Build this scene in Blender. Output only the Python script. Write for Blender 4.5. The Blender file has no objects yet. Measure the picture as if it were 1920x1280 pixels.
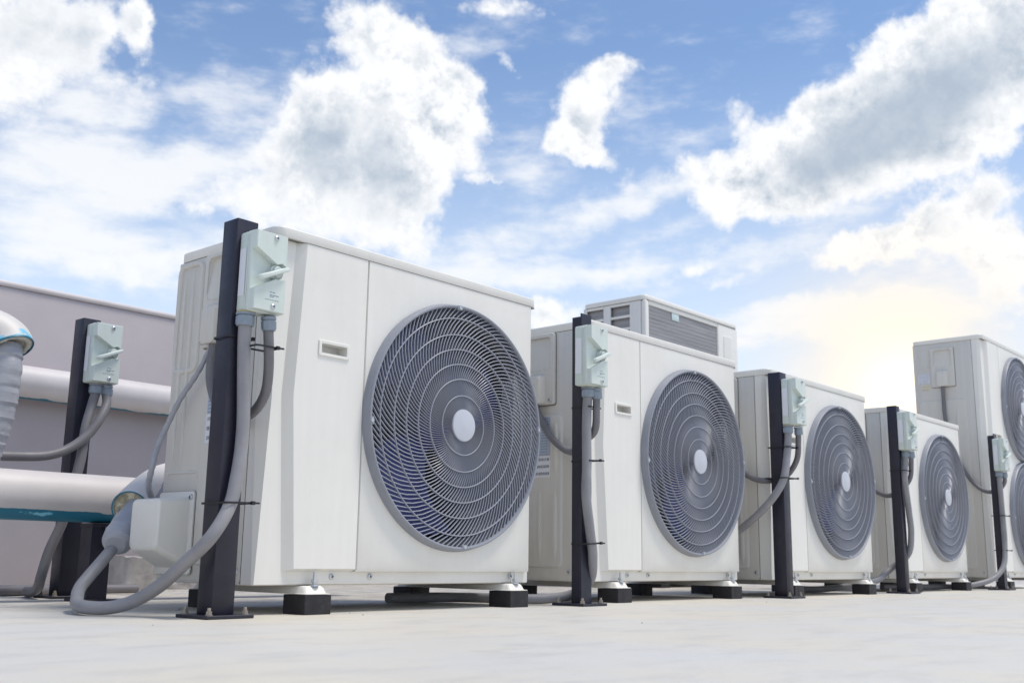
import bpy, bmesh, math, random
from mathutils import Vector, Matrix
random.seed(7)
PI = math.pi
scene = bpy.context.scene
COL = scene.collection

# ------------------------------------------------------------------ camera
F_PX, PITCH, ROLL, CAM_H, YAW = 1998.10, 0.2011006, 0.0145521, 0.12939, 0.8497644
cam_data = bpy.data.cameras.new("camera")
cam = bpy.data.objects.new("camera", cam_data)
COL.objects.link(cam)
fw = Vector((math.sin(YAW)*math.cos(PITCH), math.cos(YAW)*math.cos(PITCH), math.sin(PITCH)))
rt = Vector((math.cos(YAW), -math.sin(YAW), 0))
up = rt.cross(fw)
r2 = rt*math.cos(ROLL) + up*math.sin(ROLL)
u2 = -rt*math.sin(ROLL) + up*math.cos(ROLL)
cam.matrix_world = Matrix(((r2.x, u2.x, -fw.x, 0), (r2.y, u2.y, -fw.y, 0), (r2.z, u2.z, -fw.z, CAM_H), (0, 0, 0, 1)))
cam_data.sensor_width = 36
cam_data.lens = 36*F_PX/1920
cam_data.clip_start = 0.02
cam_data.clip_end = 3000
cam_data.dof.use_dof = True
cam_data.dof.focus_distance = 2.7
cam_data.dof.aperture_fstop = 8.0
scene.camera = cam

# ------------------------------------------------------------------ render / exposure
scene.render.engine = 'CYCLES'
scene.view_settings.view_transform = 'Standard'
scene.view_settings.look = 'None'
scene.view_settings.exposure = 0.40
scene.view_settings.gamma = 1.0
scene.view_settings.use_curve_mapping = False
scene.cycles.use_denoising = True
scene.cycles.max_bounces = 5
scene.cycles.diffuse_bounces = 3
scene.cycles.glossy_bounces = 2
scene.cycles.sample_clamp_indirect = 6.0
scene.cycles.caustics_reflective = False
scene.cycles.caustics_refractive = False

# ------------------------------------------------------------------ sun
SUN_AZ, SUN_EL = math.radians(140), math.radians(68)
sd = bpy.data.lights.new("sun", 'SUN')
sd.energy = 2.2
sd.angle = math.radians(15)
sd.color = (1.0, 0.93, 0.82)
sun = bpy.data.objects.new("sun", sd)
COL.objects.link(sun)
sdir = Vector((math.sin(SUN_AZ)*math.cos(SUN_EL), math.cos(SUN_AZ)*math.cos(SUN_EL), math.sin(SUN_EL)))
sun.rotation_euler = sdir.to_track_quat('Z', 'Y').to_euler()
sun.location = (0, -3, 6)

# ------------------------------------------------------------------ sky
# cumulus by direction: (azimuth, elevation, radius az, radius el, tilt deg, weight), units of 10 degrees
CLOUDS = [(4.038, 2.775, 0.377, 0.223, 0, 1), (4.352, 2.622, 0.434, 0.25, -20, 1), (3.874, 2.444, 0.458, 0.306, 20, 1), (4.317, 2.323, 0.545, 0.362, 0, 1.1), (4.045, 2.004, 0.503, 0.362, 0, 1), (4.342, 2.047, 0.356, 0.362, 0, 0.9), (4.236, 1.705, 0.32, 0.278, 0, 0.9), (4.574, 2.388, 0.289, 0.306, 0, 0.8), (4.829, 2.664, 0.187, 0.078, -35, 0.6), (4.658, 2.058, 0.178, 0.139, 0, 0.5), (4.765, 1.99, 0.237, 0.039, 0, 0.4), (3.649, 2.249, 0.361, 0.223, 30, 0.9), (3.496, 1.921, 0.501, 0.278, 20, 0.6), (3.66, 2.059, 0.416, 0.334, 0, 0.7), (3.68, 1.728, 0.553, 0.195, 0, 0.6), (2.919, 1.509, 0.749, 0.111, 5, 0.5), (2.771, 1.385, 0.573, 0.106, 0, 0.6), (3.115, 1.76, 0.496, 0.139, 15, 0.35), (2.244, 2.515, 0.615, 0.362, 25, 1.1), (2.57, 2.399, 0.426, 0.306, 20, 0.6), (2.768, 2.637, 0.124, 0.209, 15, 0.8), (2.185, 2.152, 0.359, 0.334, 0, 0.6), (2.712, 2.32, 0.363, 0.139, 15, 0.4), (5.293, 2.421, 0.29, 0.278, 30, 1.05), (5.202, 2.225, 0.285, 0.181, 10, 1), (5.461, 2.593, 0.192, 0.117, 10, 0.95), (5.308, 2.124, 0.209, 0.1, 0, 0.95), (7.184, 2.43, 0.855, 0.417, 25, 1.2), (6.713, 2.282, 0.634, 0.348, 35, 1), (7.505, 2.553, 0.678, 0.445, 20, 1.2), (6.282, 2.119, 0.567, 0.264, 25, 0.95), (5.99, 2.014, 0.652, 0.161, 5, 0.85), (6.861, 2.001, 0.888, 0.236, 10, 1), (6.386, 1.866, 0.587, 0.189, 0, 0.8), (6.145, 2.318, 0.227, 0.195, 20, 0.7), (7.42, 2.14, 0.478, 0.306, 20, 1), (5.956, 1.821, 0.322, 0.125, 0, 0.55), (6.975, 1.67, 0.726, 0.153, 20, 0.8), (6.677, 1.6, 0.434, 0.153, 0, 0.9), (7.361, 1.71, 0.466, 0.195, 15, 0.85), (7.432, 1.338, 0.343, 0.306, 30, 0.85), (7.123, 1.55, 0.491, 0.139, 0, 0.7), (7.494, 1.513, 0.375, 0.167, 0, 0.7), (5.832, 1.484, 0.245, 0.095, 15, 0.75), (5.989, 1.428, 0.201, 0.061, 25, 0.75), (5.102, 1.312, 0.343, 0.167, 0, 0.9), (4.777, 2.914, 0.446, 0.095, -5, 0.7)]
WISPS = [(3.02, 1.912, 1.001, 0.306, 20, 0.75), (2.547, 1.85, 0.763, 0.236, 10, 0.62), (2.397, 2.062, 0.654, 0.264, 30, 0.65), (2.905, 2.296, 0.695, 0.167, 15, 0.58), (2.841, 1.487, 1.209, 0.195, 5, 0.9), (2.346, 1.586, 0.52, 0.167, 0, 0.5), (4.854, 2.118, 0.477, 0.334, 10, 0.3), (5.695, 1.942, 0.472, 0.139, 15, 0.5), (6.716, 1.828, 0.762, 0.139, 15, 0.5), (4.656, 2.767, 0.628, 0.167, 20, 0.3), (5.521, 2.443, 0.367, 0.334, 10, 0.25), (3.471, 2.286, 0.362, 0.306, 30, 0.4), (3.853, 1.74, 0.758, 0.278, 0, 0.6), (4.683, 1.607, 0.753, 0.167, 10, 0.7), (5.307, 1.838, 0.557, 0.139, 15, 0.65), (5.454, 1.539, 0.692, 0.122, 5, 0.7), (4.834, 1.467, 0.863, 0.111, 3, 0.55), (6.578, 1.209, 1.081, 0.184, 3, 0.9), (7.009, 1.373, 0.744, 0.25, 10, 0.6), (6.206, 1.587, 0.463, 0.122, 10, 0.6), (6.42, 1.327, 0.572, 0.083, 5, 0.5), (5.662, 1.719, 0.349, 0.083, 10, 0.4), (5.006, 2.063, 0.357, 0.167, 10, 0.25), (5.817, 2.159, 0.299, 0.111, 20, 0.35)]
SHADES = [(3.8, 2.18, 0.599, 0.389, 20, 1), (4.107, 1.952, 0.472, 0.362, 0, 0.95), (2.297, 2.5, 0.675, 0.362, 25, 0.85), (2.578, 2.324, 0.394, 0.25, 20, 0.4), (7.232, 2.372, 1.003, 0.389, 25, 1.2), (6.841, 2.11, 0.805, 0.278, 15, 0.85), (7.513, 2.05, 0.475, 0.195, 20, 0.5), (6.421, 2.041, 0.534, 0.195, 15, 0.4), (5.308, 2.284, 0.181, 0.167, 0, 0.45), (7.428, 1.286, 0.285, 0.195, 0, 0.45), (3.081, 1.838, 0.762, 0.167, 10, 0.3)]
GLOW = (6.90, 0.85)

def make_world():
    w = bpy.data.worlds.new("World")
    scene.world = w
    w.use_nodes = True
    w.cycles.sampling_method = 'NONE'
    nt = w.node_tree
    nt.nodes.clear()
    N, L = nt.nodes.new, nt.links.new
    def sock(s, v):
        if isinstance(v, (int, float)): s.default_value = v
        elif isinstance(v, (tuple, list)): s.default_value = v
        else: L(v, s)
    def M(op, a, b=0.0, c=None, clamp=False):
        n = N('ShaderNodeMath'); n.operation = op; n.use_clamp = clamp
        sock(n.inputs[0], a); sock(n.inputs[1], b)
        if c is not None: sock(n.inputs[2], c)
        return n.outputs[0]
    def V(op, a, b):
        n = N('ShaderNodeVectorMath'); n.operation = op
        sock(n.inputs[0], a); sock(n.inputs[1], b)
        return n.outputs[0]
    def rng(v, a, b, c, d, smooth=True):
        n = N('ShaderNodeMapRange')
        n.interpolation_type = 'SMOOTHSTEP' if smooth else 'LINEAR'
        sock(n.inputs['Value'], v)
        for k, x in zip(('From Min', 'From Max', 'To Min', 'To Max'), (a, b, c, d)): sock(n.inputs[k], x)
        return n.outputs[0]
    def mix(f, a, b):
        n = N('ShaderNodeMix'); n.data_type = 'RGBA'
        sock(n.inputs[0], f); sock(n.inputs[6], a); sock(n.inputs[7], b)
        return n.outputs[2]
    def noise(vec, scale, detail, rough=0.55, col=False):
        n = N('ShaderNodeTexNoise'); L(vec, n.inputs['Vector'])
        n.inputs['Scale'].default_value = scale; n.inputs['Detail'].default_value = detail
        n.inputs['Roughness'].default_value = rough
        return n.outputs['Color' if col else 'Fac']
    tc = N('ShaderNodeTexCoord')
    d = tc.outputs['Generated']
    sep = N('ShaderNodeSeparateXYZ'); L(d, sep.inputs[0])
    az = M('MULTIPLY', M('ARCTAN2', sep.outputs[0], sep.outputs[1]), 18.0/PI)
    el = M('MULTIPLY', M('ARCSINE', sep.outputs[2]), 18.0/PI)
    cmb = N('ShaderNodeCombineXYZ'); L(az, cmb.inputs[0]); L(el, cmb.inputs[1])
    p0 = cmb.outputs[0]
    # turbulent offsets make the outlines billow
    w1 = V('SCALE', V('SUBTRACT', noise(d, 9.0, 3, 0.6, True), (0.5, 0.5, 0.5)), (0, 0, 0))
    w1.node.inputs['Scale'].default_value = 0.22
    w2 = V('SCALE', V('SUBTRACT', noise(d, 34.0, 4, 0.6, True), (0.5, 0.5, 0.5)), (0, 0, 0))
    w2.node.inputs['Scale'].default_value = 0.17
    flat = V('MULTIPLY', V('ADD', w1, w2), (1, 1, 0))
    p = V('ADD', p0, flat)
    def blob(vec, b):
        m = N('ShaderNodeMapping'); m.vector_type = 'TEXTURE'
        L(vec, m.inputs[0])
        m.inputs[1].default_value = (b[0], b[1], 0)
        m.inputs[2].default_value = (0, 0, math.radians(b[4]))
        m.inputs[3].default_value = (b[2], b[3], 1)
        g = N('ShaderNodeTexGradient'); g.gradient_type = 'SPHERICAL'
        L(m.outputs[0], g.inputs[0])
        return M('MULTIPLY', g.outputs['Fac'], b[5])
    def total(vec, blobs):
        acc = None
        for b in blobs:
            v = blob(vec, b)
            acc = v if acc is None else M('ADD', acc, v)
        return acc
    dens = total(p, CLOUDS)
    shade = total(V('ADD', p0, V('SCALE', flat, (0, 0, 0))), SHADES)
    for n in nt.nodes:                       # scale of the shade turbulence
        if n.bl_idname == 'ShaderNodeVectorMath' and n.operation == 'SCALE' and n.inputs['Scale'].default_value == 1.0:
            n.inputs['Scale'].default_value = 0.6
    # the rest of the sky carries the same broken cumulus
    faz = M('ABSOLUTE', M('SUBTRACT', az, 4.86))
    outside = M('MAXIMUM', rng(faz, 2.75, 3.4, 0, 1), rng(el, 2.9, 3.4, 0, 1))
    gen = rng(noise(d, 2.6, 5, 0.55), 0.47, 0.66, 0, 0.8)
    dens = M('ADD', dens, M('MULTIPLY', gen, outside))
    shade = M('ADD', shade, M('MULTIPLY', M('MULTIPLY', rng(gen, 0.35, 0.8, 0, 0.6), outside), 1.0))
    # billow detail
    n1 = noise(d, 24.0, 8, 0.56)
    ds = V('ADD', d, (0.004, -0.004, 0.010))
    n1b = noise(ds, 24.0, 8, 0.56)
    def puffs(vec):
        vo = N('ShaderNodeTexVoronoi'); vo.feature = 'SMOOTH_F1'
        L(vec, vo.inputs['Vector'])
        vo.inputs['Scale'].default_value = 20; vo.inputs['Detail'].default_value = 4
        vo.inputs['Roughness'].default_value = 0.62; vo.inputs['Lacunarity'].default_value = 2.3
        vo.inputs['Smoothness'].default_value = 0.35
        return M('SUBTRACT', 0.50, vo.outputs['Distance'])
    pv = V('ADD', d, V('MULTIPLY', w2, (0.08, 0.08, 0.08)))
    bil = puffs(pv)
    bilb = puffs(V('ADD', pv, (0.006, -0.006, 0.016)))
    field = M('ADD', dens, M('ADD', M('MULTIPLY', M('SUBTRACT', n1, 0.5), 0.62), M('MULTIPLY', bil, 0.44)))
    alpha = rng(field, 0.0, 0.50, 0, 1)
    # thin layered cloud, streaked, never quite opaque
    mw = N('ShaderNodeMapping'); L(p0, mw.inputs[0]); mw.inputs[2].default_value = (0, 0, math.radians(-12)); mw.inputs[3].default_value = (1.0, 2.6, 1)
    nw = noise(mw.outputs[0], 2.6, 8, 0.60)
    wf = M('ADD', total(p, WISPS), M('MULTIPLY', M('SUBTRACT', nw, 0.5), 1.5))
    veil = M('MULTIPLY', rng(M('ADD', wf, M('MULTIPLY', gen, outside)), 0.0, 0.85, 0.03, 1), 0.88)
    fac = M('SUBTRACT', 1.0, M('MULTIPLY', M('SUBTRACT', 1.0, alpha), M('SUBTRACT', 1.0, veil)))
    relief = M('MULTIPLY', M('ADD', M('MULTIPLY', M('SUBTRACT', bilb, bil), 0.9), M('MULTIPLY', M('SUBTRACT', n1, n1b), 0.5)), M('MAXIMUM', M('SUBTRACT', 1.35, shade), 0.22))
    body = rng(field, 0.20, 0.95, 0, 1)
    grey = rng(M('ADD', shade, M('MULTIPLY', M('SUBTRACT', n1, 0.5), 0.35)), 0.0, 1.35, 0, 0.92)
    grey = M('MULTIPLY', M('ADD', grey, M('ADD', relief, 0.05)), body, clamp=True)
    ccol = mix(grey, (0.755, 0.765, 0.78, 1), (0.355, 0.42, 0.505, 1))
    # blue of the sky: the Nishita model, slightly milky in the humid air near the horizon
    sky = N('ShaderNodeTexSky'); sky.sky_type = 'NISHITA'; sky.sun_disc = False
    sky.sun_elevation = SUN_EL; sky.sun_rotation = SUN_AZ
    sky.air_density = 1.0; sky.dust_density = 0.15; sky.ozone_density = 4.0
    b1 = N('ShaderNodeBackground'); L(sky.outputs[0], b1.inputs[0]); b1.inputs[1].default_value = 0.125
    b2 = N('ShaderNodeBackground'); L(ccol, b2.inputs[0]); b2.inputs[1].default_value = 1.0
    b3 = N('ShaderNodeBackground'); b3.inputs[0].default_value = (0.66, 0.745, 0.86, 1); b3.inputs[1].default_value = 1.0
    hz = rng(el, 0.3, 2.8, 0.85, 0.0)
    m0 = N('ShaderNodeMixShader'); L(hz, m0.inputs[0]); L(b1.outputs[0], m0.inputs[1]); L(b3.outputs[0], m0.inputs[2])
    m1 = N('ShaderNodeMixShader'); L(fac, m1.inputs[0]); L(m0.outputs[0], m1.inputs[1]); L(b2.outputs[0], m1.inputs[2])
    # low warm brightness where the haze is lit from behind
    g = V('SUBTRACT', p0, (GLOW[0], GLOW[1], 0))
    gl = N('ShaderNodeVectorMath'); gl.operation = 'LENGTH'; L(g, gl.inputs[0])
    r = gl.outputs['Value']
    ga = M('MULTIPLY', M('POWER', 2.718, M('MULTIPLY', M('MULTIPLY', r, r), -20.0)), 0.55)
    gb = M('MULTIPLY', M('POWER', 2.718, M('MULTIPLY', M('MULTIPLY', r, r), -2.6)), 0.88)
    b5 = N('ShaderNodeBackground'); b5.inputs[0].default_value = (0.84, 0.72, 0.56, 1); b5.inputs[1].default_value = 1.0
    m2 = N('ShaderNodeMixShader'); L(gb, m2.inputs[0]); L(m1.outputs[0], m2.inputs[1]); L(b5.outputs[0], m2.inputs[2])
    b4 = N('ShaderNodeBackground'); b4.inputs[0].default_value = (1.0, 0.78, 0.46, 1); L(ga, b4.inputs[1])
    a1 = N('ShaderNodeAddShader'); L(m2.outputs[0], a1.inputs[0]); L(b4.outputs[0], a1.inputs[1])
    o = N('ShaderNodeOutputWorld'); L(a1.outputs[0], o.inputs[0])
make_world()

# ------------------------------------------------------------------ materials
def material(name, base, rough=0.5, metal=0.0, var=0.08, vscale=6.0, stretch=(1, 1, 1), bump=0.0, bscale=120.0, spec=0.5, tint=None, tint_amt=0.0, tint_scale=3.0, tint_range=(0.5, 0.7), rvar=0.08):
    m = bpy.data.materials.new(name); m.use_nodes = True
    nt = m.node_tree; N, L = nt.nodes.new, nt.links.new
    b = nt.nodes['Principled BSDF']
    b.inputs['Roughness'].default_value = rough
    b.inputs['Metallic'].default_value = metal
    b.inputs['Specular IOR Level'].default_value = spec
    tc = N('ShaderNodeTexCoord'); mp = N('ShaderNodeMapping'); L(tc.outputs['Object'], mp.inputs[0])
    mp.inputs[3].default_value = stretch
    n = N('ShaderNodeTexNoise'); L(mp.outputs[0], n.inputs['Vector'])
    n.inputs['Scale'].default_value = vscale; n.inputs['Detail'].default_value = 6; n.inputs['Roughness'].default_value = 0.6
    r = N('ShaderNodeValToRGB')
    e = r.color_ramp.elements
    e[0].position, e[1].position = 0.3, 0.7
    e[0].color = tuple(c*(1-var) for c in base) + (1,)
    e[1].color = tuple(min(1, c*(1+var*0.6)) for c in base) + (1,)
    L(n.outputs['Fac'], r.inputs[0])
    out = r.outputs[0]
    if tint:
        n2 = N('ShaderNodeTexNoise'); L(tc.outputs['Object'], n2.inputs['Vector'])
        n2.inputs['Scale'].default_value = tint_scale; n2.inputs['Detail'].default_value = 8; n2.inputs['Roughness'].default_value = 0.65
        mr = N('ShaderNodeMapRange'); L(n2.outputs['Fac'], mr.inputs[0])
        mr.inputs[1].default_value, mr.inputs[2].default_value = tint_range
        mr.inputs[4].default_value = tint_amt
        mx = N('ShaderNodeMix'); mx.data_type = 'RGBA'
        L(mr.outputs[0], mx.inputs[0]); L(out, mx.inputs[6]); mx.inputs[7].default_value = tuple(tint) + (1,)
        out = mx.outputs[2]
    L(out, b.inputs['Base Color'])
    rr = N('ShaderNodeMapRange'); L(n.outputs['Fac'], rr.inputs[0])
    rr.inputs[1].default_value, rr.inputs[2].default_value = 0.3, 0.7
    rr.inputs[3].default_value, rr.inputs[4].default_value = rough + rvar, max(0.05, rough - rvar)
    L(rr.outputs[0], b.inputs['Roughness'])
    if bump:
        nb = N('ShaderNodeTexNoise'); L(mp.outputs[0], nb.inputs['Vector'])
        nb.inputs['Scale'].default_value = bscale; nb.inputs['Detail'].default_value = 4
        bp = N('ShaderNodeBump'); bp.inputs['Strength'].default_value = bump; bp.inputs['Distance'].default_value = 0.002
        L(nb.outputs['Fac'], bp.inputs['Height']); L(bp.outputs[0], b.inputs['Normal'])
    m['out'] = 1
    return m

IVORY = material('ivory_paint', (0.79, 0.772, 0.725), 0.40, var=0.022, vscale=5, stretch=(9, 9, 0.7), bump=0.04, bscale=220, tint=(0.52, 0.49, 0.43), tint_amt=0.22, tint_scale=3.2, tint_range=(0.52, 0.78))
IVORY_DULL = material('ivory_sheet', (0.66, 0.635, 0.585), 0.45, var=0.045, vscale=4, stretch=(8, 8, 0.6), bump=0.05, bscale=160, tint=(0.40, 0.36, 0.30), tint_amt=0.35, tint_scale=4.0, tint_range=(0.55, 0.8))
RIM = material('grey_plastic', (0.27, 0.285, 0.33), 0.42, var=0.06, vscale=14, bump=0.03)
VANE = material('grille_plastic', (0.31, 0.325, 0.38), 0.34, var=0.05, vscale=20)
HUB = material('light_grey_plastic', (0.52, 0.54, 0.60), 0.36, var=0.04, vscale=20)
NAVY = material('navy_blade_plastic', (0.06, 0.08, 0.29), 0.35, var=0.2, vscale=9)
SHROUD = material('shroud_plastic', (0.15, 0.145, 0.14), 0.5, var=0.15, vscale=7)
DARK = material('dark_interior', (0.013, 0.014, 0.02), 0.6, var=0.3, vscale=30)
BLACK = material('black_steel_paint', (0.016, 0.0155, 0.031), 0.42, var=0.25, vscale=18, bump=0.15, bscale=90, tint=(0.16, 0.12, 0.10), tint_amt=0.5, tint_scale=34, tint_range=(0.70, 0.80))
GREEN = material('mint_plastic', (0.62, 0.685, 0.645), 0.42, var=0.06, vscale=10, stretch=(3, 3, 0.7), bump=0.05, bscale=150, tint=(0.40, 0.46, 0.42), tint_amt=0.3, tint_scale=9, tint_range=(0.55, 0.8))
GREEN_D = material('mint_plastic_knob', (0.50, 0.565, 0.55), 0.4, var=0.06)
CONDUIT = material('conduit_grey', (0.265, 0.262, 0.278), 0.52, var=0.12, vscale=16, bump=0.18, bscale=60, tint=(0.42, 0.40, 0.38), tint_amt=0.35, tint_scale=12, tint_range=(0.55, 0.75))
CONDUIT_D = material('conduit_dark_grey', (0.17, 0.165, 0.178), 0.5, var=0.12, vscale=16, bump=0.12, bscale=60)
GLAND = material('gland_plastic', (0.25, 0.30, 0.36), 0.45, var=0.12, vscale=40)
YELLOW = material('yellow_washer', (0.62, 0.42, 0.05), 0.5)
TIE = material('black_nylon', (0.012, 0.012, 0.015), 0.4, var=0.2)
RUBBER = material('black_rubber', (0.016, 0.015, 0.019), 0.62, var=0.3, vscale=22, bump=0.25, bscale=160, tint=(0.10, 0.09, 0.085), tint_amt=0.4, tint_scale=26, tint_range=(0.55, 0.75))
ZINC = material('zinc', (0.60, 0.62, 0.64), 0.38, metal=0.85, var=0.2, vscale=60)
RUSTY = material('dull_bolt', (0.42, 0.37, 0.31), 0.55, metal=0.4, var=0.35, vscale=90)
WALL = material('mauve_plaster', (0.455, 0.415, 0.435), 0.75, var=0.07, vscale=2.2, bump=0.25, bscale=70, tint=(0.33, 0.30, 0.31), tint_amt=0.4, tint_scale=1.6, tint_range=(0.5, 0.8))
LIT_TOP = material('painted_lit_plaster', (0.62, 0.58, 0.58), 0.7, var=0.08, vscale=5, bump=0.2, bscale=60)  # paler than the wall: light on its rounded top, put into the colour
TAPE = material('grey_wrap_tape', (0.36, 0.37, 0.41), 0.42, var=0.14, vscale=9, stretch=(1, 1, 5), bump=0.35, bscale=28)
FOAM = material('yellow_foam', (0.42, 0.385, 0.28), 0.85, var=0.45, vscale=40, bump=0.6, bscale=80, tint=(0.75, 0.70, 0.55), tint_amt=0.8, tint_scale=30, tint_range=(0.5, 0.6))
CREAM = material('cream_foam', (0.58, 0.565, 0.50), 0.85, var=0.2, vscale=30, bump=0.6, bscale=60, tint=(0.22, 0.20, 0.15), tint_amt=0.6, tint_scale=22, tint_range=(0.6, 0.72))
PAPER = material('white_paper', (0.74, 0.75, 0.79), 0.5, var=0.03)
PAPER_B = material('blue_grey_paper', (0.42, 0.48, 0.57), 0.5, var=0.05)
PAPER_Y = material('yellow_paper', (0.72, 0.65, 0.48), 0.5, var=0.05)
INK = material('ink', (0.05, 0.05, 0.06), 0.6)
INK_B = material('blue_ink', (0.20, 0.25, 0.34), 0.6)
GROOVE = material('seam_shade_strip', (0.20, 0.19, 0.18), 0.8)  # dark colour stands in for the shade inside shallow panel gaps
FIN = material('aluminium_fins', (0.33, 0.32, 0.325), 0.5, metal=0.2, var=0.2, vscale=3, stretch=(1, 1, 18))
MINTTAG = material('mint_tag', (0.60, 0.72, 0.72), 0.5)
MORTAR = material('rough_mortar', (0.40, 0.38, 0.37), 0.85, var=0.3, vscale=12, bump=0.8, bscale=40, tint=(0.16, 0.14, 0.14), tint_amt=0.7, tint_scale=14, tint_range=(0.55, 0.7))
LAGGING = material('pale_lagging_paint', (0.70, 0.66, 0.63), 0.5, var=0.06, vscale=9, bump=0.15, bscale=50)
TEAL = material('teal_paint', (0.012, 0.16, 0.25), 0.5, var=0.2)

def pipe_paint(name, pale, patch, patch_low, specks):
    """pale paint over a coloured pipe: the paint is missing along the underside and in flakes"""
    m = bpy.data.materials.new(name); m.use_nodes = True
    nt = m.node_tree; N, L = nt.nodes.new, nt.links.new
    b = nt.nodes['Principled BSDF']; b.inputs['Roughness'].default_value = 0.5
    tc = N('ShaderNodeTexCoord')
    n = N('ShaderNodeTexNoise'); L(tc.outputs['Object'], n.inputs['Vector'])
    n.inputs['Scale'].default_value = 7; n.inputs['Detail'].default_value = 7; n.inputs['Roughness'].default_value = 0.6
    r = N('ShaderNodeValToRGB'); e = r.color_ramp.elements
    e[0].position, e[1].position = 0.3, 0.75
    e[0].color = tuple(c*0.88 for c in pale) + (1,); e[1].color = tuple(c*1.04 for c in pale) + (1,)
    L(n.outputs['Fac'], r.inputs[0])
    sep = N('ShaderNodeSeparateXYZ'); L(tc.outputs['Object'], sep.inputs[0])
    a = N('ShaderNodeMath'); a.operation = 'MULTIPLY_ADD'
    mp = N('ShaderNodeMapping'); L(tc.outputs['Object'], mp.inputs[0]); mp.inputs[3].default_value = (1, 3, 3)
    n3 = N('ShaderNodeTexNoise'); L(mp.outputs[0], n3.inputs['Vector']); n3.inputs['Scale'].default_value = 9; n3.inputs['Detail'].default_value = 6
    L(n3.outputs['Fac'], a.inputs[0]); a.inputs[1].default_value = 0.018; L(sep.outputs[2], a.inputs[2])
    lt = N('ShaderNodeMath'); lt.operation = 'LESS_THAN'; L(a.outputs[0], lt.inputs[0]); lt.inputs[1].default_value = patch_low
    mx = N('ShaderNodeMix'); mx.data_type = 'RGBA'; L(lt.outputs[0], mx.inputs[0]); L(r.outputs[0], mx.inputs[6]); mx.inputs[7].default_value = patch + (1,)
    n4 = N('ShaderNodeTexNoise'); L(mp.outputs[0], n4.inputs['Vector']); n4.inputs['Scale'].default_value = 5; n4.inputs['Detail'].default_value = 5; n4.inputs['Roughness'].default_value = 0.65
    gt = N('ShaderNodeMapRange'); L(n4.outputs['Fac'], gt.inputs[0]); gt.inputs[1].default_value = specks; gt.inputs[2].default_value = specks + 0.015
    mx2 = N('ShaderNodeMix'); mx2.data_type = 'RGBA'; L(gt.outputs[0], mx2.inputs[0]); L(mx.outputs[2], mx2.inputs[6]); mx2.inputs[7].default_value = (0.20, 0.55, 0.74, 1)
    L(mx2.outputs[2], b.inputs['Base Color'])
    bp = N('ShaderNodeBump'); bp.inputs['Strength'].default_value = 0.25; bp.inputs['Distance'].default_value = 0.002
    L(n.outputs['Fac'], bp.inputs['Height']); L(bp.outputs[0], b.inputs['Normal'])
    return m
PIPE_LOW = pipe_paint('peeling_pipe_paint', (0.62, 0.585, 0.575), (0.010, 0.16, 0.26), -0.030, 0.70)
PIPE_UP = pipe_paint('upper_pipe_paint', (0.61, 0.575, 0.58), (0.02, 0.17, 0.26), -0.0495, 0.71)
PIPE_ELB = pipe_paint('elbow_paint', (0.66, 0.635, 0.61), (0.02, 0.17, 0.26), -9.0, 0.495)

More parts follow.
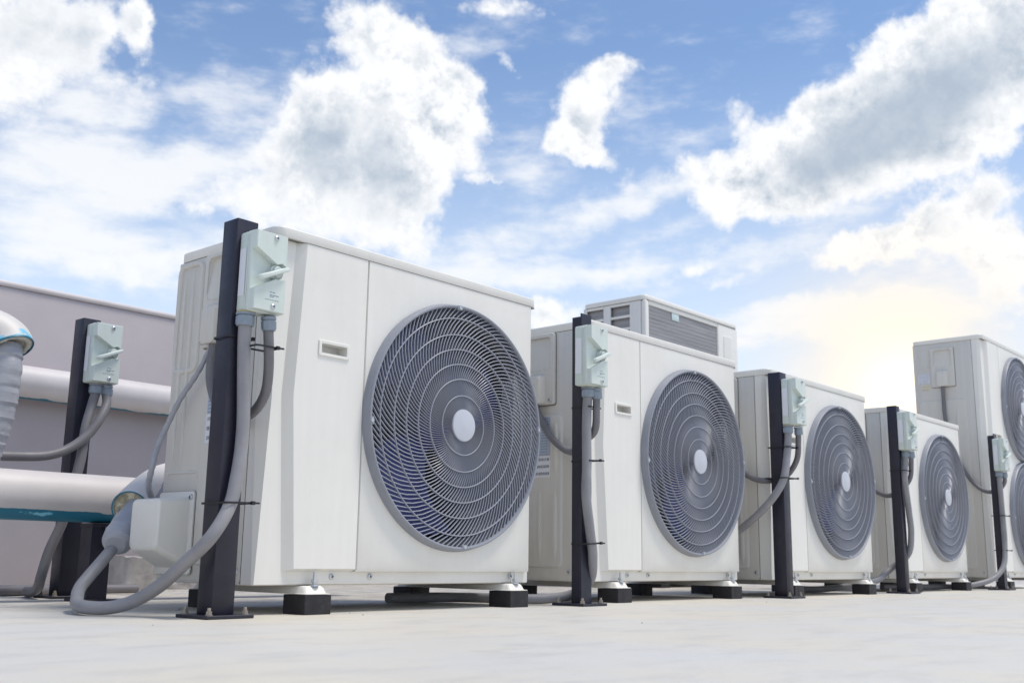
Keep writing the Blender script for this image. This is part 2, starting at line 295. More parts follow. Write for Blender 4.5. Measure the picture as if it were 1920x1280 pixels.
def floor_material():
    m = bpy.data.materials.new('coated_concrete'); m.use_nodes = True
    nt = m.node_tree; N, L = nt.nodes.new, nt.links.new
    b = nt.nodes['Principled BSDF']
    tc = N('ShaderNodeTexCoord')
    def noise(scale, detail, rough, stretch=(1, 1, 1), rot=0):
        mp = N('ShaderNodeMapping'); L(tc.outputs['Object'], mp.inputs[0]); mp.inputs[3].default_value = stretch; mp.inputs[2].default_value = (0, 0, rot)
        n = N('ShaderNodeTexNoise'); L(mp.outputs[0], n.inputs['Vector'])
        n.inputs['Scale'].default_value = scale; n.inputs['Detail'].default_value = detail; n.inputs['Roughness'].default_value = rough
        return n.outputs['Fac']
    def mixc(f, a, c, lo, hi):
        mr = N('ShaderNodeMapRange'); L(f, mr.inputs[0]); mr.inputs[1].default_value = lo; mr.inputs[2].default_value = hi
        mx = N('ShaderNodeMix'); mx.data_type = 'RGBA'; L(mr.outputs[0], mx.inputs[0])
        if isinstance(a, tuple): mx.inputs[6].default_value = a
        else: L(a, mx.inputs[6])
        mx.inputs[7].default_value = c
        return mx.outputs[2]
    c = mixc(noise(1.7, 6, 0.6), (0.62, 0.58, 0.50, 1), (0.58, 0.572, 0.545, 1), 0.38, 0.62)
    c = mixc(noise(5, 8, 0.65, (1, 2.2, 1), 0.6), c, (0.45, 0.44, 0.42, 1), 0.50, 0.85)
    c = mixc(noise(60, 5, 0.7), c, (0.34, 0.31, 0.28, 1), 0.66, 0.9)
    c = mixc(noise(3.1, 9, 0.7), c, (0.42, 0.395, 0.35, 1), 0.60, 0.84)
    # dirt has gathered on the strip between the units and the wall
    sp = N('ShaderNodeSeparateXYZ'); L(tc.outputs['Object'], sp.inputs[0])
    md = N('ShaderNodeMapRange'); L(sp.outputs[1], md.inputs[0]); md.inputs[1].default_value = 2.3; md.inputs[2].default_value = 2.7
    dn = N('ShaderNodeMapRange'); L(noise(9, 9, 0.7, (1, 2.5, 1)), dn.inputs[0]); dn.inputs[1].default_value = 0.42; dn.inputs[2].default_value = 0.70
    dm = N('ShaderNodeMath'); dm.operation = 'MULTIPLY'; L(md.outputs[0], dm.inputs[0]); L(dn.outputs[0], dm.inputs[1])
    dx = N('ShaderNodeMix'); dx.data_type = 'RGBA'; L(dm.outputs[0], dx.inputs[0]); L(c, dx.inputs[6]); dx.inputs[7].default_value = (0.25, 0.225, 0.215, 1)
    c = dx.outputs[2]
    L(c, b.inputs['Base Color'])
    n = noise(8, 6, 0.6)
    rr = N('ShaderNodeMapRange'); L(n, rr.inputs[0]); rr.inputs[3].default_value = 0.42; rr.inputs[4].default_value = 0.72
    L(rr.outputs[0], b.inputs['Roughness'])
    bp = N('ShaderNodeBump'); bp.inputs['Strength'].default_value = 0.35; bp.inputs['Distance'].default_value = 0.003
    L(noise(38, 8, 0.65), bp.inputs['Height']); L(bp.outputs[0], b.inputs['Normal'])
    return m
FLOOR = floor_material()

# ------------------------------------------------------------------ mesh helpers
class MB:
    def __init__(self):
        self.v, self.f, self.fm = [], [], []
    def add(self, vs, fs, mi=0):
        o = len(self.v)
        self.v += [tuple(p) for p in vs]
        self.f += [tuple(i+o for i in f) for f in fs]
        self.fm += [mi]*len(fs)
        return self
    def box(self, x0, x1, y0, y1, z0, z1, bevel=0.0, seg=2, mi=0):
        bm = bmesh.new()
        bmesh.ops.create_cube(bm, size=1)
        for v in bm.verts:
            v.co = Vector(((x0+x1)/2 + v.co.x*(x1-x0), (y0+y1)/2 + v.co.y*(y1-y0), (z0+z1)/2 + v.co.z*(z1-z0)))
        if bevel:
            bmesh.ops.bevel(bm, geom=bm.edges[:], offset=bevel, segments=seg, profile=0.5, affect='EDGES')
        bm.verts.index_update()
        self.add([v.co[:] for v in bm.verts], [[v.index for v in f.verts] for f in bm.faces], mi)
        bm.free()
        return self
    def loft(self, loops, cap0=True, cap1=True, mi=0, close=True):
        """loops: lists of 3D points of the same length"""
        n = len(loops[0]); vs = [p for l in loops for p in l]; fs = []
        for k in range(len(loops)-1):
            for i in range(n if close else n-1):
                j = (i+1) % n
                fs.append((k*n+i, k*n+j, (k+1)*n+j, (k+1)*n+i))
        if cap0: fs.append(tuple(range(n-1, -1, -1)))
        if cap1: fs.append(tuple((len(loops)-1)*n+i for i in range(n)))
        return self.add(vs, fs, mi)
    def tube(self, pts, r, n=12, caps=True, closed=False, mi=0, squash=None):
        """r: number or list; squash=(vector, factor) flattens along a direction"""
        pts = [Vector(p) for p in pts]; m = len(pts)
        rs = r if isinstance(r, (list, tuple)) else [r]*m
        tans = []
        for i in range(m):
            a = pts[(i-1) % m] if (closed or i > 0) else pts[i]
            b = pts[(i+1) % m] if (closed or i < m-1) else pts[i]
            tans.append((b-a).normalized())
        t = tans[0]
        nrm = t.orthogonal().normalized()
        loops = []
        for i in range(m):
            nrm = (nrm - tans[i]*nrm.dot(tans[i]))
            if nrm.length < 1e-6: nrm = tans[i].orthogonal()
            nrm.normalize(); bi = tans[i].cross(nrm)
            ring = []
            for k in range(n):
                a = 2*PI*k/n
                o = (nrm*math.cos(a) + bi*math.sin(a))*rs[i]
                if squash: o = o - squash[0]*o.dot(squash[0])*(1-squash[1])
                ring.append(pts[i]+o)
            loops.append(ring)
        if closed:
            loops.append(loops[0])
            return self.loft(loops, False, False, mi)
        return self.loft(loops, caps, caps, mi)
    def cyl(self, p0, p1, r0, r1=None, n=20, mi=0, rot=0.0):
        p0, p1 = Vector(p0), Vector(p1); r1 = r0 if r1 is None else r1
        t = (p1-p0).normalized(); a = t.orthogonal().normalized(); b = t.cross(a)
        L = lambda p, r: [p + (a*math.cos(2*PI*k/n+rot) + b*math.sin(2*PI*k/n+rot))*r for k in range(n)]
        return self.loft([L(p0, r0), L(p1, r1)], mi=mi)
    def lathe(self, prof, c, n=64, axis='-y', cap0=False, cap1=False, mi=0):
        """prof: (radius, height along the axis)"""
        loops = []
        for r, h in prof:
            l = []
            for k in range(n):
                a = 2*PI*k/n
                if axis == '-y': l.append((c[0]+r*math.cos(a), c[1]-h, c[2]+r*math.sin(a)))
                elif axis == '-x': l.append((c[0]-h, c[1]+r*math.cos(a), c[2]+r*math.sin(a)))
                else: l.append((c[0]+r*math.cos(a), c[1]+r*math.sin(a), c[2]+h))
            loops.append(l)
        return self.loft(loops, cap0, cap1, mi)
    def fill(self, outer, hole, mapf, mi=0):
        """flat face between two 2D loops"""
        bm = bmesh.new()
        es = []
        for loop in (outer, hole):
            vs = [bm.verts.new((p[0], p[1], 0)) for p in loop]
            for i in range(len(vs)): es.append(bm.edges.new((vs[i], vs[(i+1) % len(vs)])))
        bmesh.ops.triangle_fill(bm, edges=es, use_beauty=True)
        bm.verts.index_update()
        self.add([mapf(v.co.x, v.co.y) for v in bm.verts], [[v.index for v in f.verts] for f in bm.faces], mi)
        bm.free()
        return self

def spline(pts, per=8):
    P = [Vector(p) for p in pts]
    P = [P[0]*2-P[1]] + P + [P[-1]*2-P[-2]]
    out = []
    for i in range(1, len(P)-2):
        a, b, c, d = P[i-1:i+3]
        # centripetal parametrisation keeps unevenly spaced points from looping
        t1 = max(1e-4, (b-a).length**0.5); t2 = max(1e-4, (c-b).length**0.5); t3 = max(1e-4, (d-c).length**0.5)
        m1 = (c-b) + t2*((b-a)/t1 - (c-a)/(t1+t2))
        m2 = (c-b) + t2*((d-c)/t3 - (d-b)/(t2+t3))
        for k in range(per):
            t = k/per
            out.append((2*t**3-3*t**2+1)*b + (t**3-2*t**2+t)*m1 + (-2*t**3+3*t**2)*c + (t**3-t**2)*m2)
    out.append(P[-2])
    return out

def rrect(a0, a1, b0, b1, r, n=5):
    out = []
    for cx, cy, s in ((a1-r, b1-r, 0), (a0+r, b1-r, 1), (a0+r, b0+r, 2), (a1-r, b0+r, 3)):
        for k in range(n+1):
            t = PI/2*(s + k/n)
            out.append((cx+r*math.cos(t), cy+r*math.sin(t)))
    return out

def mesh_of(name, mb, mats, angle=0.6, recalc=True):
    me = bpy.data.meshes.new(name)
    me.from_pydata(mb.v, [], mb.f)
    for m in mats: me.materials.append(m)
    if len(mats) > 1:
        me.polygons.foreach_set('material_index', mb.fm)
    if recalc:
        bm = bmesh.new(); bm.from_mesh(me)
        bmesh.ops.remove_doubles(bm, verts=bm.verts[:], dist=1e-6)
        bmesh.ops.recalc_face_normals(bm, faces=bm.faces[:])
        bm.to_mesh(me); bm.free()
    me.polygons.foreach_set('use_smooth', [True]*len(me.polygons))
    me.set_sharp_from_angle(angle=angle)
    me.update()
    return me

CACHE = {}
def part(name, mats, parent, fn, key=None, rot=None, loc=None, angle=0.6):
    """one mesh object; alike parts share mesh data through key"""
    if not isinstance(mats, (list, tuple)): mats = [mats]
    if key is None or key not in CACHE:
        mb = MB(); fn(mb)
        me = mesh_of(name, mb, mats, angle)
        if key is not None: CACHE[key] = me
    else:
        me = CACHE[key]
    o = bpy.data.objects.new(name, me)
    COL.objects.link(o)
    if parent is not None: o.parent = parent
    if rot: o.rotation_euler = rot
    if loc: o.location = loc
    return o
def thing(name, label, cat, loc=(0, 0, 0), group=None):
    o = bpy.data.objects.new(name, None)
    COL.objects.link(o)
    o.location = loc; o.empty_display_size = 0.1
    o['label'] = label; o['category'] = cat
    if group: o['group'] = group
    return o
def tag(o, label, cat, group=None):
    o['label'] = label; o['category'] = cat
    if group: o['group'] = group
    return o

# ------------------------------------------------------------------ setting: roof floor, parapet wall
def floor_fn(mb):
    mb.add([(-400, -400, 0), (400, -400, 0), (400, 400, 0), (-400, 400, 0)], [(0, 1, 2, 3)])
fl = part('roof_floor', FLOOR, None, floor_fn); fl['kind'] = 'structure'

wall = thing('parapet_wall', 'long mauve grey plastered parapet wall behind the pipes', 'wall', (0, 4.0, 0))
part('wall_face', WALL, wall, lambda mb: mb.box(-5, 16, 0, 0.16, 0, 1.105, 0.006))
part('lit_wall_top', LIT_TOP, wall, lambda mb: mb.box(-5, 16, -0.008, 0.17, 1.1055, 1.128, 0.009, 3))  # thin cap, its pale colour painting the lit top edge of the wall
part('skirting', TEAL, wall, lambda mb: mb.box(2.12, 9, -0.006, -0.0005, 0.0, 0.028, 0.002), None)['label'] = 'teal painted strip along the foot of the wall'

# ------------------------------------------------------------------ condenser units
UW, UD = 0.94, 0.394
FX = 0.608
RIN = 0.3165

def screw_fn(mb, r=0.0065):
    mb.lathe([(r*1.25, 0), (r*1.25, 0.0008), (r*1.05, 0.0012), (r*0.98, 0.003), (r*0.7, 0.0042), (0.0001, 0.0047)], (0, 0, 0), 18, '-y')
    for ang in (0.4, 0.4+PI/2):
        c, s = math.cos(ang), math.sin(ang); a, b = r*0.55, r*0.12
        q = [(c*a-s*b, s*a+c*b), (-c*a-s*b, -s*a+c*b), (-c*a+s*b, -s*a-c*b), (c*a+s*b, s*a-c*b)]
        mb.loft([[(x, -0.0035, z) for x, z in q], [(x, -0.0052, z) for x, z in q]], mi=1)
def screw(parent, x, y, z, side=False, r=0.0065):
    o = part('screw', [ZINC, DARK], parent, lambda mb: screw_fn(mb, r), ('screw', r), loc=(x, y, z))
    if side: o.rotation_euler = (0, 0, -PI/2)
    return o

def circle(cx, cz, r, n): return [(cx+r*math.cos(2*PI*k/n), cz+r*math.sin(2*PI*k/n)) for k in range(n)]

def front(h): return lambda x, z: (x, -h, z)
def fan_panel_fn(z0, z1, fzs, xl):
    def fn(mb):
        outer = [(UW-0.022, z1), (xl, z1), (xl, z0), (UW-0.022, z0)]
        inner = [(UW-0.030, z1), (xl+0.0015, z1), (xl+0.0015, z0+0.008), (UW-0.030, z0+0.008)]
        mb.loft([[(x, 0.0, z) for x, z in outer], [(x, -0.014, z) for x, z in outer], [(x, -0.018, z) for x, z in inner]], False, False)
        if len(fzs) == 1:
            mb.fill(inner, circle(FX, fzs[0], 0.318, 96), front(0.018))
        else:
            zm = (fzs[0]+fzs[1])/2
            a = [(UW-0.030, zm), (xl+0.0015, zm), inner[2], inner[3]]
            b = [inner[0], inner[1], (xl+0.0015, zm), (UW-0.030, zm)]
            mb.fill(a, circle(FX, min(fzs), 0.318, 96), front(0.018))
            mb.fill(b, circle(FX, max(fzs), 0.318, 96), front(0.018))
        for fz in fzs:
            mb.loft([[(x, -0.018, z) for x, z in circle(FX, fz, 0.318, 96)], [(x, 0.03, z) for x, z in circle(FX, fz, 0.318, 96)]], False, False)
    return fn

def rim_fn(mb):
    mb.lathe([(0.3300, 0.0177), (0.3300, 0.0195), (0.3285, 0.0205), (0.3268, 0.0320), (0.3255, 0.0390), (0.3240, 0.0420), (0.3215, 0.0430), (0.3185, 0.0420), (RIN, 0.038), (RIN-0.0005, 0.018), (RIN-0.003, -0.01)], (0, 0, 0), 128)
def dome(r): return 0.046 - 0.009*(r/RIN)**2
def guard_ring_fn(r):
    def fn(mb):
        h = dome(r)
        w = 0.0014
        mb.lathe([(r-w, h-0.005), (r-w, h+0.0005), (r, h+0.0014), (r+w, h+0.0005), (r+w, h-0.005), (r-w, h-0.005)], (0, 0, 0), 96)
    return fn
NV = 112
def vane_pts():
    r0, r1, n = 0.0415, RIN+0.0005, 12
    th, out, pr = 0.0, [], r0
    for k in range(n+1):
        r = r0 + (r1-r0)*k/n
        rm = (r+pr)/2
        psi = math.radians(4 + 50*((rm-r0)/(r1-r0))**0.9)
        th -= math.tan(psi)*(r-pr)/rm
        out.append((r, th)); pr = r
    return out
def vane_geo(mb, rot=0.0):
    loops = []
    P = vane_pts()
    for i, (r, t) in enumerate(P):
        t += rot
        x, z = r*math.cos(t), r*math.sin(t)
        a = P[max(i-1, 0)]; b = P[min(i+1, len(P)-1)]
        dx = b[0]*math.cos(b[1]+rot)-a[0]*math.cos(a[1]+rot); dz = b[0]*math.sin(b[1]+rot)-a[0]*math.sin(a[1]+rot)
        l = math.hypot(dx, dz); nx, nz = -dz/l, dx/l
        w, h = 0.00045+0.00090*min(1, max(0, (r-0.05))/0.16), dome(r)
        loops.append([(x+nx*w, -h+0.0004, z+nz*w), (x, -h-0.0004, z), (x-nx*w, -h+0.0004, z-nz*w), (x-nx*w*0.55, -h+0.007, z-nz*w*0.55), (x+nx*w*0.55, -h+0.007, z+nz*w*0.55)])
    mb.loft(loops)
def hub_fn(mb):
    mb.lathe([(0.040, 0.030), (0.0425, 0.034), (0.0430, 0.0465), (0.0418, 0.0490), (0.036, 0.0500), (0.0001, 0.0512)], (0, 0, 0), 64)
def rim_clip_fn(mb):
    mb.box(-0.010, 0.010, -0.0437, -0.030, -0.009, 0.004, 0.002, mi=0)
    mb.lathe([(0.0050, 0.0430), (0.0050, 0.0448), (0.003, 0.0456), (0.0001, 0.0458)], (0, 0, -0.003), 12, mi=1)
def blade_fn(mb):
    n, m = 10, 6
    top = []
    for i in range(n+1):
        r = 0.055 + (0.285-0.055)*i/n
        sw = 0.55*(i/n)**1.4
        w = math.radians(46 + 30*(i/n)**0.7 - 22*max(0, i/n-0.75)*4*(i/n-0.75))
        row = []
        for j in range(m+1):
            u = j/m
            a = sw + w*(u-0.5)
            d = 0.045*(0.5-u)*(1.1-0.45*i/n) - 0.010*math.sin(PI*u)
            row.append((r*math.cos(a), d, r*math.sin(a)))
        top.append(row)
    vs = [p for row in top for p in row] + [(p[0], p[1]+0.003, p[2]) for row in top for p in row]
    fs = []; o = (n+1)*(m+1)
    for i in range(n):
        for j in range(m):
            a = i*(m+1)+j
            fs.append((a, a+1, a+m+2, a+m+1)); fs.append((o+a, o+a+m+1, o+a+m+2, o+a+1))
    edge = [j for j in range(m+1)] + [i*(m+1)+m for i in range(1, n+1)] + [n*(m+1)+j for j in range(m-1, -1, -1)] + [i*(m+1) for i in range(n-1, 0, -1)]
    for k in range(len(edge)):
        a, b = edge[k], edge[(k+1) % len(edge)]
        fs.append((a, b, o+b, o+a))
    mb.add(vs, fs)
def fan(unit, fz, individual, phase):
    y = 0.0
    c = (FX, 0, fz)
    g = part('fan_guard', RIM, unit, rim_fn, 'rim', loc=c)
    for fr in (0.249, 0.389, 0.516, 0.643, 0.770, 0.912):
        part('guard_ring', VANE, g, guard_ring_fn(fr*RIN), ('ring', fr))
    if individual:
        for k in range(NV):
            part('guard_vane', VANE, g, vane_geo, 'vane', rot=(0, 2*PI*k/NV, 0), angle=0.9)
    else:
        def allv(mb):
            for k in range(NV): vane_geo(mb, 2*PI*k/NV)
        part('guard_vanes', VANE, g, allv, 'vanes', angle=0.9)['kind'] = 'stuff'
    part('hub_cap', HUB, g, hub_fn, 'hub')
    for k in range(4):
        a = PI/2*k + 0.06
        part('rim_clip', [RIM, ZINC], g, rim_clip_fn, 'clip', rot=(0, -(a-PI/2), 0), loc=(0.321*math.cos(a), 0, 0.321*math.sin(a)))
    part('fan_shroud', SHROUD, unit, lambda mb: mb.lathe([(0.3175, -0.002), (0.302, -0.012), (0.297, -0.03), (0.297, -0.12), (0.315, -0.15)], (0, 0, 0), 96), 'shroud', loc=c)
    f = part('fan', NAVY, unit, lambda mb: mb.lathe([(0.05, -0.13), (0.058, -0.125), (0.058, -0.065), (0.05, -0.055), (0.0001, -0.052)], (0, 0, 0), 32), 'fanhub', loc=c)
    for k in range(3):
        part('fan_blade', NAVY, f, blade_fn, 'blade', rot=(0, phase + 2*PI*k/3, 0), loc=(0, 0.085, 0))

def side(x0, h): return lambda y, z: (x0-h, y, z)
def plate_side(mb, y0, y1, z0, z1, h0, h1, r=0.004, inset=0.002, x=0.0, mi=0):
    A = rrect(y0, y1, z0, z1, r, 4); B = rrect(y0+inset, y1-inset, z0+inset, z1-inset, max(r-inset*0.5, 0.0005), 4)
    S = lambda L, h: [(x-h, a, b) for a, b in L]
    mb.loft([S(A, h0), S(A, h1-inset*0.6), S(B, h1)], False, True, mi)
def emboss_path(mb, pts, r=0.006, x=0.0, closed=False):
    mb.tube([(x+0.0008, a, b) for a, b in pts], r, 10, True, closed, squash=(Vector((1, 0, 0)), 0.95))
def rib(mb, y, z0, z1, r=0.007, x=0.0):
    n = 8
    pts = [(y, z0+(z1-z0)*k/n) for k in range(n+1)]
    mb.tube([(x+0.0005, a, b) for a, b in pts], [r*0.25, r*0.8] + [r]*(n-3) + [r*0.8, r*0.25], 10, True, False, squash=(Vector((1, 0, 0)), 0.95))

def shell_fn(H):
    def fn(mb):
        mb.box(0.001, 0.012, 0.044, UD, 0.066, H-0.028, 0.002)
        mb.box(UW-0.012, UW-0.001, 0.044, UD, 0.066, H-0.028, 0.002)
        mb.box(0.0125, UW-0.0125, UD-0.012, UD-0.001, 0.067, H-0.028, 0.002)
        mb.box(0.003, UW-0.003, 0.006, UD-0.002, 0.0635, 0.0775, 0.003)
    return fn
def front_frame_fn(H):
    """the narrow corner strips and bottom strip around the raised panels; the left corner has a twisted chamfer"""
    def fn(mb):
        zt = H-0.028
        km = 0.49 if H < 1 else 0.80
        sec = lambda z, c, d: [(0.0, 0.045, z), (0.0, d, z), (c, 0.0, z), (0.09, 0.0, z), (0.09, 0.045, z)]
        mb.loft([sec(0.066, 0.003, 0.006), sec(km, 0.022, 0.030), sec(zt, 0.009, 0.014)])
        secr = lambda z: [(UW, 0.045, z), (UW-0.08, 0.045, z), (UW-0.08, 0.0, z), (UW-0.020, 0.0, z), (UW-0.006, 0.004, z), (UW-0.001, 0.012, z)]
        mb.loft([secr(0.066), secr(zt)])
        mb.box(0.0905, UW-0.0805, 0.0003, 0.04, 0.066, 0.112, 0.001)
        mb.box(0.0905, UW-0.0805, 0.0003, 0.04, zt-0.02, zt, 0.001)
        mb.box(0.255, 0.279, 0.0006, 0.03, 0.1125, zt-0.0205, 0.001)
    return fn
def service_panel_fn(H):
    def fn(mb):
        zt = H-0.029
        km = 0.49 if H < 1 else 0.80
        O = [(0.279, zt), (0.067, zt), (0.048, km), (0.074, 0.095), (0.279, 0.095)]
        I = [(0.2775, zt), (0.087, zt), (0.069, km), (0.096, 0.101), (0.2775, 0.101)]
        mb.loft([[(x, 0.0, z) for x, z in O], [(x, -0.0145, z) for x, z in [(0.279, zt), (0.083, zt), (0.0645, km), (0.0925, 0.0985), (0.279, 0.0985)]], [(x, -0.018, z) for x, z in I]], False, False)
        hole = rrect(0.1335, 0.2285, 0.5965, 0.6345, 0.004, 3) if H < 1 else rrect(0.1335, 0.2285, 0.86, 0.898, 0.004, 3)
        mb.fill(I, hole, front(0.018))
    return fn
def handle_fn(dz):
    def fn(mb):
        F = lambda L, h: [(x, -h, z+dz) for x, z in L]
        mb.loft([F(rrect(0.1335, 0.2285, 0.5965, 0.6345, 0.004, 3), 0.017), F(rrect(0.1335, 0.2285, 0.5965, 0.6345, 0.004, 3), 0.0205),
                 F(rrect(0.1350, 0.2270, 0.5980, 0.6330, 0.003, 3), 0.0215), F(rrect(0.1420, 0.2200, 0.6040, 0.6270, 0.002, 3), 0.0210),
                 F(rrect(0.1435, 0.2185, 0.6050, 0.6262, 0.002, 3), -0.016)], False, True)
    return fn
def lid_fn(H):
    def fn(mb):
        L = lambda i, z, r: [(x, y, z) for x, y in rrect(-0.003+i, UW+0.003-i, -0.0205+i, UD+0.003-i, r-i, 8)]
        mb.loft([L(0.001, H-0.0275, 0.03), L(0, H-0.026, 0.03), L(0, H-0.0055, 0.03), L(0.0018, H-0.0030, 0.03), L(0.008, H-0.0012, 0.03), L(0.03, H, 0.034)])
    return fn
def foot_fn(cx):
    def fn(mb):
        R = lambda a, b, y0, y1, z, r: [(x, y, z) for x, y in rrect(cx-a, cx+b, y0, y1, r, 4)]
        mb.loft([R(.037, .037, -.040, .430, .0445, .006), R(.037, .037, -.040, .430, .0460, .006), R(.032, .032, -.033, .423, .0470, .01), R(.029, .029, -.027, .415, .0590, .012), R(.025, .025, -.022, .410, .0630, .012)])
    return fn
def pad_fn(mb): mb.box(-0.038, 0.038, -0.040, 0.040, 0, 0.0435, 0.0015, 1)
def bolt_fn(mb):
    mb.cyl((0, 0, 0.062), (0, 0, 0.0655), 0.011, 0.010, 16)
    mb.cyl((0, 0, 0.0655), (0, 0, 0.079), 0.0042, None, 10)
    mb.cyl((0, 0, 0.0695), (0, 0, 0.0765), 0.0082, None, 6)
    mb.cyl((0, 0, 0.079), (0, 0, 0.094), 0.0037, None, 10)

def side_panel_single(mb):
    # sheet in two presses: rear bay and lower front bay, with their raised frames and ribs
    plate_side(mb, 0.048, UD-0.001, 0.070, 0.8595, 0.0, 0.0015, 0.003)
    emboss_path(mb, rrect(0.283, 0.384, 0.575, 0.848, 0.022, 5), 0.0075, -0.0015, True)
    rib(mb, 0.322, 0.338, 0.833, 0.0065, -0.0015); rib(mb, 0.358, 0.338, 0.833, 0.0065, -0.0015)
    emboss_path(mb, [(0.376, 0.300), (0.376, 0.318), (0.370, 0.324), (0.252, 0.322), (0.243, 0.312), (0.241, 0.29)], 0.004, -0.0015)
    A = rrect(0.088, 0.235, 0.103, 0.592, 0.022, 5); B = rrect(0.096, 0.227, 0.111, 0.584, 0.018, 5)
    mb.loft([[(-0.0015, a, b) for a, b in A], [(-0.0085, a, b) for a, b in rrect(0.093, 0.230, 0.108, 0.587, 0.018, 5)], [(-0.0095, a, b) for a, b in B]], False, True)
    rib(mb, 0.114, 0.125, 0.345, 0.0095, -0.0088); rib(mb, 0.175, 0.125, 0.345, 0.0095, -0.0088)
    rib(mb, 0.112, 0.40, 0.565, 0.0095, -0.0088)
def terminal_cover_fn(mb):
    z0, z1, y0, y1 = 0.622, 0.8590, 0.119, 0.2555
    S = lambda L, h: [(-0.0015-h, a, b) for a, b in L]
    edge = rrect(y0+.002, y1-.002, z0+.002, z1-.002, 0.007, 4)
    mb.loft([S(rrect(y0, y1, z0, z1, 0.008, 4), 0), S(rrect(y0, y1, z0, z1, 0.008, 4), 0.0095), S(edge, 0.0120)], False, False)
    mb.loft([S(rrect(y0-.0025, y1+.0025, z0-.003, z1, 0.008, 4), 0.0), S(rrect(y0-.0025, y1+.0025, z0-.003, z1, 0.008, 4), 0.0012), S(rrect(y0+.001, y1-.001, z0+.001, z1-.001, 0.008, 4), 0.0012)], False, False, 1)  # dark border paints the gap shade round the cover
    hole = rrect(0.131, 0.243, 0.738, 0.848, 0.016, 4)
    mb.fill(edge, hole, lambda a, b: (-0.0135, a, b))
    # hand pocket: deep at the top, running out to the surface at the bottom
    depth = lambda b: -0.0135 + 0.0112*max(0.04, min(1, (b-0.744)/0.075))
    bot = [(depth(b), 0.187+(a-0.187)*0.93, 0.793+(b-0.793)*0.94) for a, b in hole]
    low = [(-0.0023, 0.187+(a-0.187)*0.80, min(0.793+(b-0.793)*0.88, 0.84)) if b > 0.80 else (depth(b), 0.187+(a-0.187)*0.80, 0.793+(b-0.793)*0.80) for a, b in hole]
    mb.loft([[(-0.0135, a, b) for a, b in hole], bot, low], False, True)
    emboss_path(mb, hole, 0.0022, -0.0135, True)
def hood_fn(mb):
    S = lambda y0, y1, z0, z1, h, r: [(-0.0130-h, a, b) for a, b in rrect(y0, y1, z0, z1, r, 5)]
    mb.loft([S(0.153, 0.224, 0.6225, 0.722, 0, 0.012), S(0.156, 0.221, 0.6225, 0.719, 0.016, 0.012), S(0.161, 0.216, 0.6225, 0.712, 0.027, 0.011), S(0.172, 0.205, 0.630, 0.698, 0.031, 0.009)], False, True)
def valve_cover_fn(mb):
    S = lambda y0, y1, z0, z1, h, r: [(-0.0065-h, a, b) for a, b in rrect(y0, y1, z0, z1, r, 5)]
    mb.loft([S(0.236, 0.389, 0.083, 0.276, 0, 0.010), S(0.236, 0.389, 0.083, 0.276, 0.004, 0.010), S(0.240, 0.386, 0.088, 0.271, 0.005, 0.010),
             S(0.246, 0.383, 0.098, 0.262, 0.008, 0.014), S(0.240, 0.360, 0.136, 0.256, 0.088, 0.016), S(0.243, 0.357, 0.140, 0.253, 0.092, 0.014), S(0.252, 0.348, 0.149, 0.244, 0.0945, 0.01)], False, True)
def sticker(parent, mats, y0, y1, z0, z1, x, kind):
    def fn(mb):
        mb.box(x-0.0006, x, y0, y1, z0, z1)
        xx = x-0.0009
        rnd = random.Random(int(y0*1e4)+int(z0*1e4))
        if kind == 'barcode':
            rows = 3
            hh = (z1-z0)/rows
            for k in range(rows):
                z = z0 + k*hh
                y = y0 + 0.004
                while y < y1-0.005:
                    w = rnd.choice((0.0006, 0.0009, 0.0013))
                    mb.box(xx, x-0.0004, y, y+w, z+hh*0.32, z+hh*0.72, mi=1)
                    y += w + rnd.choice((0.0012, 0.0018, 0.0026))
        else:
            n = max(3, int((z1-z0)/0.0085))
            for k in range(n):
                z = z1 - (k+0.8)*(z1-z0)/n
                y = y1 - 0.004
                while y > y0 + 0.010:
                    w = rnd.uniform(0.003, 0.012)
                    mb.box(xx, x-0.0004, max(y-w, y0+0.003), y, z, z+0.0022, mi=1)
                    y -= w + 0.002
    return part('sticker', mats, parent, fn)

